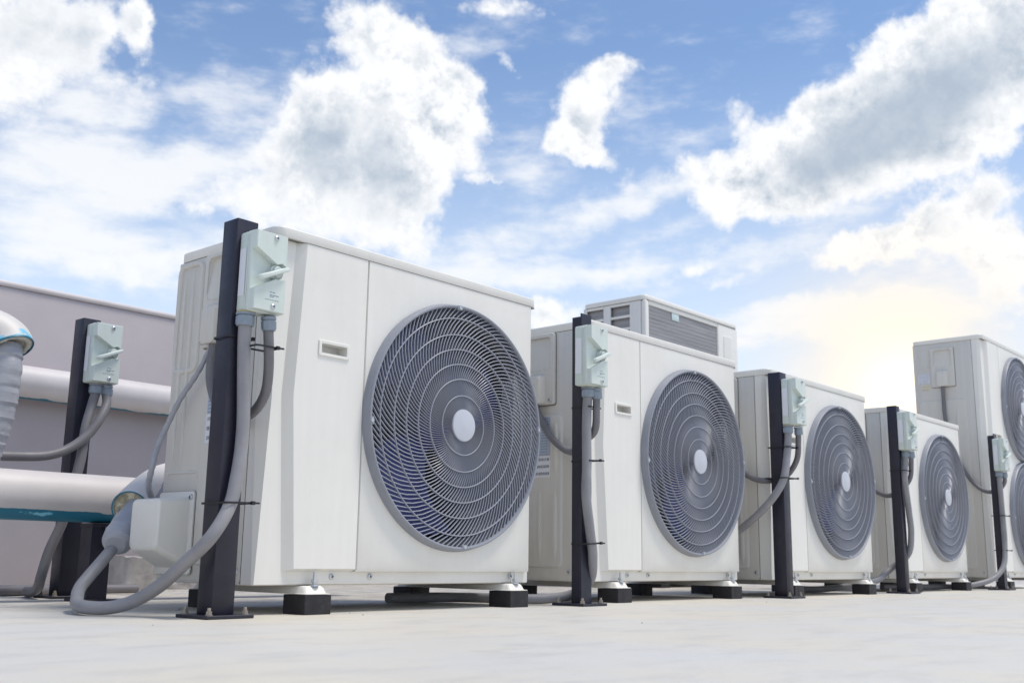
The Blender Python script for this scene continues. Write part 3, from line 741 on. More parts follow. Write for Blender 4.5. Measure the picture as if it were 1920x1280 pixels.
def make_unit(label, x, y, individual, phase, H=0.8885):
    u = thing('outdoor_condenser', label, 'air conditioner', (x, y, 0), 'outdoor condensers in a row')
    two = H > 1
    k = ('u', two)
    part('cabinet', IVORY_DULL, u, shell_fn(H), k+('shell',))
    part('front_frame', IVORY, u, front_frame_fn(H), k+('frame',))
    part('service_panel', IVORY, u, service_panel_fn(H), k+('serv',))
    part('recessed_handle', IVORY, u, handle_fn(0.2635 if two else 0.0), k+('handle',))
    fzs = [0.475] if not two else [0.43, 1.09]
    part('fan_panel', IVORY, u, fan_panel_fn(0.095, H-0.029, fzs, 0.2815), k+('fanp',))
    part('lid', IVORY, u, lid_fn(H), k+('lid',))
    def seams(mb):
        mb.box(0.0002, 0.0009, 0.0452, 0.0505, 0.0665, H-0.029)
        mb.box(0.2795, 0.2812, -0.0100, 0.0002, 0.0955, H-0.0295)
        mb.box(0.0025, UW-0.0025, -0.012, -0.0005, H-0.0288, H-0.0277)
    part('seam_shade_strip', GROOVE, u, seams, k+('seam',))  # dark strips paint the shade in the gaps between panels and lid
    part('heat_exchanger', DARK, u, lambda mb: mb.box(0.0135, UW-0.0135, 0.22, 0.26, 0.08, H-0.03), k+('coil',))
    for fz in fzs: fan(u, fz, individual, phase)
    for cx in (0.153, 0.852):
        part('mounting_foot', IVORY, u, foot_fn(cx), ('foot', cx))
        for py, by in ((0.0, -0.022), (0.390, 0.408)):
            part('rubber_pad', RUBBER, u, pad_fn, 'pad', loc=(cx, py, 0))
            part('foot_bolt', ZINC, u, bolt_fn, 'bolt', loc=(cx, by, 0))
    for sx in (0.220, 0.339, 0.855): screw(u, sx, 0.0002, 0.083)
    screw(u, -0.0015, 0.062, 0.092, True)
    screw(u, -0.0015, UD-0.022, 0.088, True)
    if not two:
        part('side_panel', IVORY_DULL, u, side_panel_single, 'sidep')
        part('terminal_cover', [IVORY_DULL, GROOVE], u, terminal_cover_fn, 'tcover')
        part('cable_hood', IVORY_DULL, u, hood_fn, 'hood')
        part('valve_cover', IVORY, u, valve_cover_fn, 'valve')
        screw(u, -0.0115, 0.247, 0.262, True)
        screw(u, -0.0137, 0.1345, 0.636, True); screw(u, -0.0137, 0.247, 0.636, True)
    return u

UNITS = [(1.4292, 2.0036), (2.6695, 2.0326), (3.8001, 2.0009), (5.1033, 2.0246)]
LABELS = ['large cream condenser nearest the camera, beside the tall black post with the mint switch',
          'cream condenser second from the left, standing just below the unit with a bare coil behind',
          'cream condenser third from the left, white sticker beside its fan, square post at its corner',
          'smallest-looking cream condenser standing directly before the tall two-fan unit']
units = []
for i, ((x, y), l) in enumerate(zip(UNITS, LABELS)):
    units.append(make_unit(l, x, y, i < 2, (0.35, 1.2, 0.8, 0.1)[i]))
# stickers on the sides
for i, u in enumerate(units):
    sticker(u, [PAPER_B, INK_B], 0.135, 0.208, 0.458, 0.582, -0.0097, 'text')
    sticker(u, [PAPER, INK], 0.135, 0.210, 0.388, 0.456, -0.0097, 'barcode')
    if i >= 2:
        part('front_sticker', PAPER, u, lambda mb: mb.box(0.12, 0.165, -0.0188, -0.0181, 0.50, 0.575, 0), 'fsticker')

# the tall two-fan unit at the right edge
tall = make_unit('tall two-fan cream condenser at the right edge, rising above the row', 6.46, 2.0, False, 0.5, 1.475)
def tall_side(mb):
    plate_side(mb, 0.048, UD-0.001, 0.070, 1.444, 0.0, 0.0015, 0.003)
    A = rrect(0.095, 0.375, 0.11, 1.10, 0.026, 5)
    mb.loft([[(-0.0015, a, b) for a, b in A], [(-0.0065, a, b) for a, b in rrect(0.099, 0.371, 0.114, 1.096, 0.024, 5)], [(-0.0072, a, b) for a, b in rrect(0.108, 0.362, 0.123, 1.087, 0.02, 5)]], False, True)
    rib(mb, 0.15, 0.55, 1.05, 0.008, -0.0068); rib(mb, 0.30, 0.15, 0.50, 0.008, -0.0068); rib(mb, 0.15, 0.15, 0.45, 0.008, -0.0068)
    emboss_path(mb, rrect(0.305, 0.36, 1.30, 1.42, 0.012, 4), 0.004, -0.0015, True)
part('side_panel', IVORY_DULL, tall, tall_side)
def shifted(fn, dy, dz):
    def g(mb):
        t = MB(); fn(t)
        mb.add([(p[0], p[1]+dy, p[2]+dz) for p in t.v], t.f)
        mb.fm = list(t.fm)
    return g
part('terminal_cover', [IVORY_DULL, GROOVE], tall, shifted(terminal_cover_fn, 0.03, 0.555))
part('cable_hood', IVORY_DULL, tall, shifted(hood_fn, 0.03, 0.555))
sticker(tall, [PAPER, INK_B], 0.30, 0.368, 1.205, 1.265, -0.0021, 'text')
sticker(tall, [PAPER_Y, INK_B], 0.30, 0.352, 1.165, 1.196, -0.0021, 'text')

# the unit in the second row, seen from its coil side
def rear_unit():
    X, Y, H = 4.447, 3.0, 1.478
    D = 0.40
    u = thing('coil_side_condenser', 'tall cream condenser behind the row, showing its dark bare coil and side vents', 'air conditioner', (X, Y, 0))
    def body(mb):
        # frame on the coil side
        mb.box(0.0, 0.035, 0.0, 0.03, 0.06, H-0.03, 0.010, 3)
        mb.box(0.722, UW, 0.0, 0.03, 0.06, H-0.03, 0.010, 3)
        mb.box(0.0355, 0.7215, 0.002, 0.03, 0.06, 0.11, 0.003)
        mb.box(0.0355, 0.7215, 0.002, 0.03, H-0.055, H-0.03, 0.003)
        # right and front sides
        mb.box(UW-0.012, UW-0.001, 0.0305, D, 0.06, H-0.03, 0.002)
        mb.box(0.002, UW-0.0125, D-0.012, D, 0.06, H-0.03, 0.002)
        mb.box(0.003, UW-0.003, 0.004, D-0.004, 0.055, 0.0595, 0.001)
    part('cabinet', IVORY, u, body)
    def vents(mb):
        rows = 20; zt = H-0.032; pitch = 0.066; hh = 0.052
        for (ya, yb) in ((0.0305, 0.100), (0.222, 0.268), (0.378, D-0.0125)):
            mb.box(0.001, 0.010, ya, yb, 0.06, zt, 0.002)
        z = zt
        mb2 = []
        z0 = zt - 0.014
        for (ya, yb) in ((0.1002, 0.2218), (0.2682, 0.3778)):
            mb.box(0.0012, 0.0098, ya, yb, z0, zt, 0.0015)
            for r in range(rows):
                zb = z0 - r*pitch
                mb.box(0.0012, 0.0098, ya, yb, zb-pitch, zb-hh, 0.0015) if zb-pitch > 0.062 else None
    part('vent_side', IVORY, u, vents)
    def coil(mb):
        mb.box(0.037, 0.72, 0.0095, 0.035, 0.1105, H-0.0555)
        for k in range(64):
            z = 0.115 + k*0.0204
            mb.box(0.0372, 0.7198, 0.0085, 0.0094, z, z+0.017)
    c = part('coil', FIN, u, coil)
    part('side_coil', FIN, u, lambda mb: mb.box(0.022, 0.036, 0.036, D-0.013, 0.0605, H-0.031))
    part('lid', IVORY, u, lambda mb: mb.loft([[(x, y, z) for x, y in rrect(-0.003+i, UW+0.003-i, -0.004+i, D+0.003-i, 0.035-i, 8)] for i, z in ((0.001, H-0.0295), (0, H-0.027), (0, H-0.010), (0.004, H-0.004), (0.012, H-0.001), (0.03, H))]))
    part('side_emboss', IVORY, u, lambda mb: (mb.loft([[(x, -h, z) for x, z in rrect(0.775+i, 0.865-i, 0.20+i, H-0.09-i, 0.01, 4)] for h, i in ((0.0, 0), (0.004, 0.004), (0.0045, 0.01))], False, True)))
    part('tag', MINTTAG, u, lambda mb: mb.box(0.255, 0.325, 0.0055, 0.0072, H-0.095, H-0.05, 0.0005))
    for cx in (0.153, 0.787):
        for cy in (0.04, 0.36):
            part('rubber_pad', RUBBER, u, lambda mb: mb.box(-0.04, 0.04, -0.04, 0.04, 0, 0.0545, 0.0015, 1), 'rpad', loc=(cx, cy, 0))
    return u
rear_unit()

# ------------------------------------------------------------------ posts
def anchor_fn(mb):
    mb.cyl((0, 0, 0.0075), (0, 0, 0.0095), 0.0080, None, 16)
    mb.cyl((0, 0, 0.0095), (0, 0, 0.0160), 0.0065, None, 6, rot=0.3)
    mb.cyl((0, 0, 0.0160), (0, 0, 0.0225), 0.0038, None, 10)
def make_post(label, mx, my, height, shape, s=0.055, plate=0.115):
    """(mx, my): front left corner of the post on the floor"""
    cx, cy = mx+s/2, my+s/2
    p = thing('steel_post', label, 'post', (cx, cy, 0), 'black steel posts carrying isolator switches')
    if shape == 'tube':
        def fn(mb):
            mb.box(-s/2, s/2, -s/2, s/2, 0.0075, height, 0.0022, 2)
    else:
        def fn(mb):
            mb.box(-s/2, s/2, -s/2, -s/2+0.005, 0.0075, height+0.006, 0.001, 1)
            mb.box(-s/2, -s/2+0.005, -s/2+0.0051, -s/2+0.036, 0.0075, height-0.004, 0.001, 1)
    part('post_shaft', BLACK, p, fn)
    part('base_plate', BLACK, p, lambda mb: mb.box(-plate/2, plate/2, -plate/2, plate/2, 0.0005, 0.0075, 0.001, 1), ('plate', plate))
    d = plate/2-0.014
    for sx in (-1, 1):
        for sy in (-1, 1):
            part('anchor_bolt', RUSTY, p, anchor_fn, 'anchor', loc=(sx*d, sy*d, 0))
    return p
# name, corner x, corner y, height, shape, switch centre x offset, switch bottom z
POSTS = [
    ('square black steel post nearest the camera, its base bolted beside the grey conduit loop', 1.297, 1.954, 0.863, 'tube', 1.348, 0.648),
    ('black angle-iron post left of the second condenser, three cable ties along it', 2.502, 1.920, 0.856, 'angle', 2.5085, 0.634),
    ('square black post overlapping the third condenser, its conduit sweeping off to the left', 3.760, 1.915, 0.858, 'tube', 3.806, 0.650),
    ('slim black post between the third and fourth condensers', 4.950, 1.930, 0.866, 'tube', 4.992, 0.655),
    ('black angle-iron post before the tall two-fan condenser', 6.340, 1.920, 0.860, 'angle', 6.338, 0.652),
    ('black post standing behind the lower beige pipe at the left', 1.509, 3.050, 0.826, 'tube', 1.563, 0.627),
]
for i, (l, mx, my, h, sh, bx, bz) in enumerate(POSTS): make_post(l, mx, my, h, sh, (0.055, 0.050, 0.052, 0.045, 0.050, 0.055)[i])

# ------------------------------------------------------------------ isolator switches
def iso_base(mb):
    mb.box(-0.0425, 0.0425, -0.031, -0.0004, 0, 0.180, 0.006, 3)
    for z in (0.03, 0.15): mb.box(-0.010, 0.010, -0.012, -0.0006, 0.178, 0.1835, 0.002) if z > 0.1 else None
def iso_cover(mb):
    F = lambda i, y, r=0.006: [(x, -y, z) for x, z in rrect(-0.0430+i, 0.0430-i, -0.0005+i, 0.1805-i, r, 4)]
    mb.loft([F(0, .0315), F(0, .0345), F(.0018, .0355), F(.0018, .0375), F(0.0, .0385), F(0.0, .0455), F(.002, .0475)], True, True)
    def raised(poly, h=0.0635):
        n = len(poly); cx = sum(p[0] for p in poly)/n; cz = sum(p[1] for p in poly)/n
        sh = lambda k: [(cx+(x-cx)*k, cz+(z-cz)*k) for x, z in poly]
        mb.loft([[(x, -0.047, z) for x, z in poly], [(x, -h+0.002, z) for x, z in sh(0.99)], [(x, -h, z) for x, z in sh(0.955)]], False, True)
    raised([(0.0415, 0.179), (-0.0415, 0.179), (-0.0415, 0.140), (0.016, 0.109), (0.030, 0.114), (0.0415, 0.107)])
    raised([(0.0415, 0.080), (0.030, 0.0755), (0.014, 0.0775), (-0.0415, 0.0475), (-0.0415, 0.0015), (0.0415, 0.0015)])
def iso_dial(mb):
    mb.lathe([(0.0165, 0.046), (0.0165, 0.0600), (0.0150, 0.0625), (0.0135, 0.0605), (0.0125, 0.0605), (0.0120, 0.0660), (0.0105, 0.0672), (0.0001, 0.0676)], (0.018, 0, 0.093), 36)
def iso_handle(rotation):
    def fn(mb):
        # a bar across the dial, thicker at its free end
        c = Vector((0.018, 0, 0.093))
        ax = Vector((-math.cos(rotation), 0, -math.sin(rotation))); nz = Vector((math.sin(rotation), 0, -math.cos(rotation)))
        loops = []
        for t, w, y0, y1 in ((-0.026, 0.0028, 0.066, 0.0735), (-0.022, 0.0048, 0.0655, 0.0765), (0.0, 0.0055, 0.065, 0.0785), (0.030, 0.0055, 0.0655, 0.0785), (0.050, 0.0062, 0.064, 0.0785), (0.057, 0.0058, 0.064, 0.0770), (0.060, 0.0035, 0.0655, 0.0745)):
            p = c + ax*t
            ring = []
            for a, b in rrect(-w, w, y0, y1, min(w, 0.0035)*0.9, 3):
                q = p + nz*a
                ring.append((q.x, -b, q.z))
            loops.append(ring)
        mb.loft(loops)
    return fn
def gland_fn(r):
    def fn(mb):
        mb.cyl((0, 0, -0.002), (0, 0, 0.0), r*1.05, None, 24, 1)
        mb.cyl((0, 0, -0.007), (0, 0, -0.002), r*1.12, None, 24)
        mb.cyl((0, 0, -0.010), (0, 0, -0.007), r*0.92, None, 24)
        mb.cyl((0, 0, -0.027), (0, 0, -0.010), r*1.10, None, 8, rot=0.2)
        mb.cyl((0, 0, -0.031), (0, 0, -0.027), r*0.98, r*1.05, 24)
    return fn
def iso_print(mb):
    rnd = random.Random(3)
    for z, n in ((0.044, 2), (0.0375, 3), (0.034, 2), (0.027, 6)):
        x = 0.0 if n < 6 else -0.012
        for k in range(n):
            w = rnd.uniform(0.004, 0.009) if n < 6 else 0.0045
            mb.box(x, x+w, -0.0640, -0.0634, z, z+(0.0016 if n < 6 else 0.0011)); x += w+0.0018
def make_switch(label, cx, fy, z, side_x, side_y):
    s = thing('isolator_switch', label, 'switch', (cx, fy, z), 'mint green isolator switches on the posts')
    part('switch_base', GREEN, s, iso_base, 'isob')
    cv = part('switch_cover', GREEN, s, iso_cover, 'isoc', angle=0.45)
    part('dial', GREEN_D, s, iso_dial, 'isod')
    part('lever_handle', GREEN, s, iso_handle(math.radians(24)), 'isoh')
    for x, zz in ((0.010, 0.168), (0.010, 0.0135)): screw(s, x, -0.0630, zz, r=0.0055)
    part('print_marks', INK_B, s, iso_print, 'isop')
    part('side_label', PAPER, s, lambda mb: mb.box(-0.0434, -0.0424, -0.0285, -0.0065, 0.035, 0.142, 0), 'isol')
    part('cable_gland', [GLAND, YELLOW], s, gland_fn(0.0185), 'glA', loc=(side_x, side_y, 0))
    part('cable_gland', [GLAND, GLAND], s, gland_fn(0.0150), 'glB', loc=(0.020, -0.036, -0.004), rot=(0.0, -0.10, 0))
    return s
SW_LABELS = ['mint isolator switch with a lever handle, mounted on the nearest post',
             'mint isolator switch on the angle-iron post before the second condenser',
             'isolator switch on the square post overlapping the third condenser',
             'isolator switch on the slim post before the fourth condenser',
             'isolator switch on the post before the tall two-fan condenser',
             'mint isolator switch on the post by the mauve wall at the left']
GL = [(-0.029, -0.020), (0.0, -0.020), (-0.026, -0.016), (0.002, -0.016), (-0.006, -0.016), (-0.010, -0.028)]
for (l, mx, my, h, sh, bx, bz), sl, g in zip(POSTS, SW_LABELS, GL):
    make_switch(sl, bx, my, bz, g[0], g[1])

# ------------------------------------------------------------------ conduits
def conduit(label, pts, r, mat, group='grey flexible conduits'):
    o = part('flexible_conduit', mat, None, lambda mb: mb.tube(spline(pts, 8), r, 14), angle=1.2)
    return tag(o, label, 'conduit', group)
def cable_tie(parent, x0, x1, y0, y1, z, tilt=0.0, tail=1):
    """a band round everything between x0..x1, y0..y1, with its head and tail"""
    def fn(mb):
        L = rrect(x0, x1, y0, y1, min(0.008, (x1-x0)/3), 4)
        zz = lambda x: z + (x-x0)*tilt
        ring = lambda off, dz: [(a + (a-(x0+x1)/2)*off, b + (b-(y0+y1)/2)*off, zz(a)+dz) for a, b in L]
        mb.loft([ring(0, -0.0022), ring(0.02, -0.0022), ring(0.02, 0.0022), ring(0, 0.0022), ring(0, -0.0022)], False, False)
        mb.box(x1-0.010, x1-0.001, y0-0.006, y0, zz(x1)-0.004, zz(x1)+0.004, 0.001)
        if tail:
            mb.loft([[(x1-0.002+t, y0-0.003-t*0.2, zz(x1)+a) for a in (-0.002, 0.002)] + [(x1-0.002+t, y0-0.0015-t*0.2, zz(x1)+a) for a in (0.002, -0.002)] for t in (0.0, 0.006, 0.012)])
    return part('cable_tie', TIE, parent, fn)

c1 = conduit('thick grey conduit looping on the floor from the nearest post to the wrapped pipe',
    [(1.319, 1.934, 0.625), (1.322, 1.937, 0.584), (1.326, 1.937, 0.514), (1.331, 1.937, 0.445), (1.333, 1.937, 0.402), (1.331, 1.936, 0.344), (1.322, 1.933, 0.285), (1.308, 1.928, 0.233), (1.267, 1.925, 0.167), (1.250, 1.99, 0.112), (1.235, 2.065, 0.060), (1.212, 2.135, 0.026), (1.182, 2.165, 0.0165), (1.157, 2.190, 0.0165), (1.156, 2.236, 0.019), (1.186, 2.305, 0.031), (1.215, 2.354, 0.051), (1.241, 2.374, 0.072), (1.279, 2.392, 0.106), (1.317, 2.409, 0.142), (1.346, 2.427, 0.176)], 0.0142, CONDUIT)
cable_tie(c1, 1.290, 1.357, 1.9125, 2.012, 0.236, 0.02)
u1c = conduit('small grey conduit curling behind the nearest post into the condenser side',
    [(1.368, 1.918, 0.622), (1.370, 1.915, 0.59), (1.383, 1.927, 0.521), (1.390, 1.943, 0.482), (1.392, 1.975, 0.448), (1.395, 2.04, 0.430), (1.398, 2.10, 0.440), (1.400, 2.148, 0.478), (1.402, 2.178, 0.524), (1.404, 2.187, 0.564), (1.407, 2.187, 0.609), (1.409, 2.187, 0.65)], 0.0112, CONDUIT_D)
cable_tie(u1c, 1.330, 1.388, 1.900, 1.952, 0.574, 0.0, 1)
cable_tie(c1, 1.292, 1.357, 1.950, 2.013, 0.595, 0.0, 0)

c2 = conduit('grey conduit tied down the second post and running over the floor under the nearest condenser',
    [(2.5085, 1.900, 0.61), (2.509, 1.904, 0.585), (2.506, 1.904, 0.497), (2.506, 1.903, 0.40), (2.503, 1.903, 0.315), (2.520, 1.903, 0.22), (2.541, 1.908, 0.138), (2.562, 1.935, 0.07), (2.550, 1.985, 0.032), (2.50, 2.04, 0.017), (2.42, 2.10, 0.0165), (2.36, 2.20, 0.0165), (2.30, 2.27, 0.0165), (2.10, 2.30, 0.0165)], 0.0142, CONDUIT)
cable_tie(c2, 2.4995, 2.540, 1.888, 1.959, 0.575, -0.05)
cable_tie(c2, 2.4985, 2.555, 1.888, 1.959, 0.415, 0.06)
cable_tie(c2, 2.4995, 2.557, 1.888, 1.959, 0.175, 0.06)
def loop_conduit(label, bx, fy, bz, ux, uy, zs, hood_z=0.63, hood_y=0.19, px=0.0):
    sx = bx + 0.020
    pts = [(sx, fy-0.036, bz-0.026), (sx+0.002, fy-0.034, bz-0.06), (sx+0.010, fy-0.020, bz-0.13), (sx+0.012, fy+0.03, zs+0.02), (sx+px, fy+0.085, zs), (ux-0.045, uy+0.05, zs+0.015), (ux-0.034, uy+0.115, zs+0.06), (ux-0.027, uy+0.158, hood_z-0.06), (ux-0.024, uy+hood_y, hood_z), (ux-0.024, uy+hood_y, hood_z+0.04)]
    return conduit(label, pts, 0.0112, CONDUIT_D)
l2 = loop_conduit('thin dark conduit looping behind the second post to its condenser', 2.5085, 1.92, 0.634, 2.6695, 2.0326, 0.455, px=0.05)
loop_conduit('thin dark conduit looping behind the third post to its condenser', 3.806, 1.915, 0.650, 3.8001, 2.0009, 0.44, px=-0.06)
loop_conduit('thin dark conduit looping behind the slim fourth post', 4.990, 1.93, 0.655, 5.1033, 2.0246, 0.45, px=0.02)
conduit('thin dark conduit from the last switch up the side of the tall condenser',
    [(6.358, 1.884, 0.626), (6.360, 1.886, 0.592), (6.385, 1.93, 0.55), (6.410, 2.00, 0.545), (6.425, 2.06, 0.58), (6.432, 2.12, 0.66), (6.434, 2.17, 0.76), (6.435, 2.205, 0.88), (6.436, 2.218, 1.02), (6.436, 2.218, 1.20)], 0.0112, CONDUIT_D)
c3 = conduit('grey conduit bending away from the third post between two condensers',
    [(3.780, 1.899, 0.625), (3.779, 1.899, 0.60), (3.765, 1.899, 0.533), (3.736, 1.902, 0.441), (3.714, 1.935, 0.373), (3.710, 2.000, 0.309), (3.712, 2.060, 0.266), (3.715, 2.10, 0.244), (3.715, 2.25, 0.19), (3.70, 2.45, 0.13)], 0.0142, CONDUIT)
cable_tie(c3, 3.752, 3.822, 1.883, 1.974, 0.565, 0.0, 0); cable_tie(c3, 3.722, 3.820, 1.885, 1.974, 0.445, 0.02, 0)
c4 = conduit('grey conduit hugging the slim fourth post down to the floor',
    [(4.992, 1.914, 0.63), (4.985, 1.914, 0.60), (4.968, 1.914, 0.527), (4.995, 1.914, 0.374), (5.012, 1.916, 0.271), (5.012, 1.935, 0.178), (4.998, 2.01, 0.115), (4.955, 2.03, 0.085), (4.89, 2.03, 0.062), (4.80, 2.08, 0.04), (4.68, 2.20, 0.0165), (4.50, 2.26, 0.0165)], 0.0142, CONDUIT)
cable_tie(c4, 4.947, 5.000, 1.898, 1.978, 0.56, 0.0, 0)
c5 = conduit('grey conduit curving from the last post along the floor under the fourth condenser',
    [(6.332, 1.904, 0.62), (6.333, 1.904, 0.592), (6.338, 1.904, 0.43), (6.339, 1.904, 0.246), (6.290, 1.905, 0.13), (6.20, 1.94, 0.06), (6.08, 2.04, 0.022), (5.95, 2.13, 0.0165), (5.7, 2.2, 0.0165), (5.45, 2.25, 0.0165)], 0.0142, CONDUIT)
cable_tie(c5, 6.320, 6.393, 1.887, 1.959, 0.405, 0.0, 0); cable_tie(c5, 6.320, 6.393, 1.887, 1.959, 0.215, 0.0, 0)

conduit('grey conduit running down behind the lower beige pipe from the left switch',
    [(1.553, 3.022, 0.598), (1.545, 3.022, 0.56), (1.524, 3.005, 0.49), (1.510, 2.99, 0.395), (1.49, 2.985, 0.30), (1.470, 2.985, 0.211), (1.442, 2.985, 0.136), (1.428, 2.99, 0.066), (1.44, 3.03, 0.03), (1.47, 3.16, 0.0165), (1.55, 3.24, 0.0165), (1.70, 3.28, 0.0165), (1.9, 3.30, 0.0165)], 0.0142, CONDUIT_D)
conduit('dark conduit curving left from the left switch behind the wrapped upright pipe',
    [(1.583, 3.014, 0.596), (1.582, 3.005, 0.57), (1.553, 2.985, 0.515), (1.520, 2.98, 0.467), (1.468, 2.98, 0.423), (1.408, 2.98, 0.398), (1.318, 2.98, 0.388), (1.20, 2.98, 0.385), (0.9, 2.98, 0.39), (0.2, 2.98, 0.38)], 0.0135, CONDUIT_D)
conduit('grey conduit lying along the foot of the mauve wall at the left',
    [(0.4, 3.40, 0.0165), (1.0, 3.36, 0.0165), (1.25, 3.31, 0.0165), (1.45, 3.26, 0.0165), (1.60, 3.33, 0.0165), (1.85, 3.45, 0.0165)], 0.0160, CONDUIT_D)

# thin taped control wire down the side of the nearest unit
def wire_fn(mb):
    pts = spline([(1.412, 2.195, 0.63), (1.400, 2.236, 0.555), (1.395, 2.29, 0.501), (1.385, 2.33, 0.431), (1.372, 2.342, 0.379), (1.360, 2.338, 0.330), (1.385, 2.39, 0.290), (1.425, 2.44, 0.266)], 10)
    mb.tube(pts, [0.0062 + 0.0007*math.sin(i*1.7) + 0.0015*(i/len(pts)) for i in range(len(pts))], 10)
tag(part('taped_wire', TAPE, None, wire_fn, angle=1.2), 'thin grey taped wire running diagonally down the side of the nearest condenser', 'wire')

# ------------------------------------------------------------------ pipes at the left
def lump_tube(mb, pts, r, per, amp, n=20, seed=0, freq=1.0):
    P = spline(pts, per); rnd = random.Random(seed)
    rs = r if isinstance(r, list) else [r]*len(pts)
    R = []
    for i in range(len(P)):
        t = i/(len(P)-1)*(len(rs)-1); k = min(int(t), len(rs)-2)
        saw = ((i*freq) % 5)/5
        R.append(rs[k]+(rs[k+1]-rs[k])*(t-k) + amp*(saw-0.5) + rnd.uniform(-amp, amp)*0.3)
    k0 = len(mb.v)
    mb.tube(P, R, n)
    for i, c in enumerate(P):
        for k in range(n):
            q = k0 + i*n + k
            v = Vector(mb.v[q])
            mb.v[q] = tuple(c + (v-c)*(1 + rnd.uniform(-1, 1)*amp*0.22/R[i]))
low = thing('lower_pipe', 'beige pipe with peeling paint and a bare teal underside, on a low black stand', 'pipe', (0, 2.83, 0.276))
part('pipe_barrel', PIPE_LOW, low, lambda mb: mb.tube([(-1.5+0.2*k, 0, 0) for k in range(21)], 0.0655, 40), angle=1.0)
# the insulated branch: paint-coated sleeve cut open, foam inside
SL = [Vector((1.398, 2.490, 0.238)), Vector((1.446, 2.533, 0.266)), Vector((1.542, 2.615, 0.312)), Vector((1.640, 2.70, 0.335)), Vector((1.72, 2.80, 0.33))]
def sleeve_fn(mb):
    P = spline([p - Vector((0, 2.83, 0.276)) for p in SL], 8)
    mb.tube(P, 0.0475, 32, False)
    mb.tube(P[:12], 0.0435, 32, False)
    t = (P[1]-P[0]).normalized(); a = t.orthogonal().normalized(); b = t.cross(a)
    ring = lambda r: [P[0] + (a*math.cos(2*PI*k/32)+b*math.sin(2*PI*k/32))*r for k in range(32)]
    mb.loft([ring(0.0475), ring(0.0435)], False, False, 1)
part('branch_sleeve', [LAGGING, TEAL], low, sleeve_fn, angle=1.0)
def foam_fn(mb):
    P = spline([p - Vector((0, 2.83, 0.276)) for p in SL], 8)
    t = (P[3]-P[2]).normalized(); a = t.orthogonal().normalized(); b = t.cross(a)
    rnd = random.Random(4)
    c = P[1]
    rings = []
    for r in (0.043, 0.036, 0.028, 0.018, 0.001):
        rings.append([c + (a*math.cos(2*PI*k/26)+b*math.sin(2*PI*k/26))*r - t*(rnd.uniform(-0.004, 0.007) if 0.01 < r < 0.04 else 0) for k in range(26)])
    mb.loft(rings, False, False)
part('insulation_foam', FOAM, low, foam_fn)
def bundle_fn(mb):
    lump_tube(mb, [(1.313, 2.393, 0.148), (1.321, 2.401, 0.156), (1.340, 2.418, 0.172), (1.380, 2.452, 0.204), (1.438, 2.503, 0.246), (1.515, 2.570, 0.300)], [0.024, 0.0355, 0.038, 0.0385, 0.036, 0.032], 10, 0.0016, 24, 3, 0.5)
tag(part('wrapped_pipe_bundle', TAPE, None, bundle_fn, angle=0.35), 'short grey tape-wrapped pipe bundle coming out of the cut beige sleeve', 'pipe')

upper = thing('upper_pipe', 'beige pipe running along the mauve wall at mid height', 'pipe', (0, 3.932, 0.745))
part('pipe_barrel', PIPE_UP, upper, lambda mb: mb.tube([(-2.5+0.25*k, 0, 0) for k in range(33)], 0.0615, 36), angle=1.0)
for bx in (0.2, 2.9, 4.9):
    part('wall_bracket', BLACK, upper, lambda mb: (mb.box(-0.015, 0.015, -0.066, 0.0675, -0.068, -0.0618, 0.001), mb.box(-0.015, 0.015, 0.060, 0.0675, -0.062, 0.05, 0.001)), 'bracket', loc=(bx, 0, 0))

# open elbow at the left edge with the wrapped upright pipe
EC = Vector((1.192, 2.80, 0.648)); EN = Vector((0.20, -0.46, -0.86)).normalized()
elb = thing('pipe_elbow', 'beige insulated pipe elbow with light blue bare patches, its open end facing down', 'pipe', tuple(EC))
EP = [Vector((0, 0, 0)), -EN*0.022, -EN*0.040 + Vector((-0.012, 0.004, 0)), -EN*0.050 + Vector((-0.04, 0.014, 0.004)), -EN*0.052 + Vector((-0.09, 0.03, 0.006)), -EN*0.052 + Vector((-0.20, 0.06, 0.006)), -EN*0.052 + Vector((-0.5, 0.12, 0.006))]
def elbow_fn(mb):
    P = spline(EP, 8)
    mb.tube(P, 0.0615, 40, False)
    t = EN; a = t.orthogonal().normalized(); b = t.cross(a)
    ring = lambda r, d: [EN*d + (a*math.cos(2*PI*k/40)+b*math.sin(2*PI*k/40))*r for k in range(40)]
    mb.loft([ring(0.0620, -0.004), ring(0.0623, 0.0005), ring(0.0595, 0.001), ring(0.0590, -0.006)], False, False, 1)
part('elbow_shell', [PIPE_ELB, TEAL], elb, elbow_fn, angle=1.0)
def elbow_foam(mb):
    t = EN; a = t.orthogonal().normalized(); b = t.cross(a); rnd = random.Random(9)
    rings = []
    for r, d in ((0.0593, -0.004), (0.056, -0.001), (0.050, 0.001), (0.044, -0.002), (0.041, -0.012), (0.02, -0.013)):
        rings.append([EN*(d+rnd.uniform(-0.0015, 0.0015)) + (a*math.cos(2*PI*k/40)+b*math.sin(2*PI*k/40))*r for k in range(40)])
    mb.loft(rings, False, True)
part('insulation_foam', CREAM, elb, elbow_foam)
def upright_fn(mb):
    pts = [(1.190, 2.808, 0.66), (1.186, 2.80, 0.60), (1.184, 2.80, 0.54), (1.180, 2.805, 0.47), (1.172, 2.812, 0.41), (1.168, 2.818, 0.372), (1.166, 2.822, 0.350), (1.165, 2.824, 0.338)]
    lump_tube(mb, pts, [0.036, 0.041, 0.0425, 0.042, 0.040, 0.039, 0.034, 0.034], 9, 0.0030, 28, 5, 0.9)
tag(part('wrapped_upright_pipe', TAPE, None, upright_fn, angle=0.30), 'upright grey tape-wrapped pipe below the open elbow at the left edge', 'pipe')

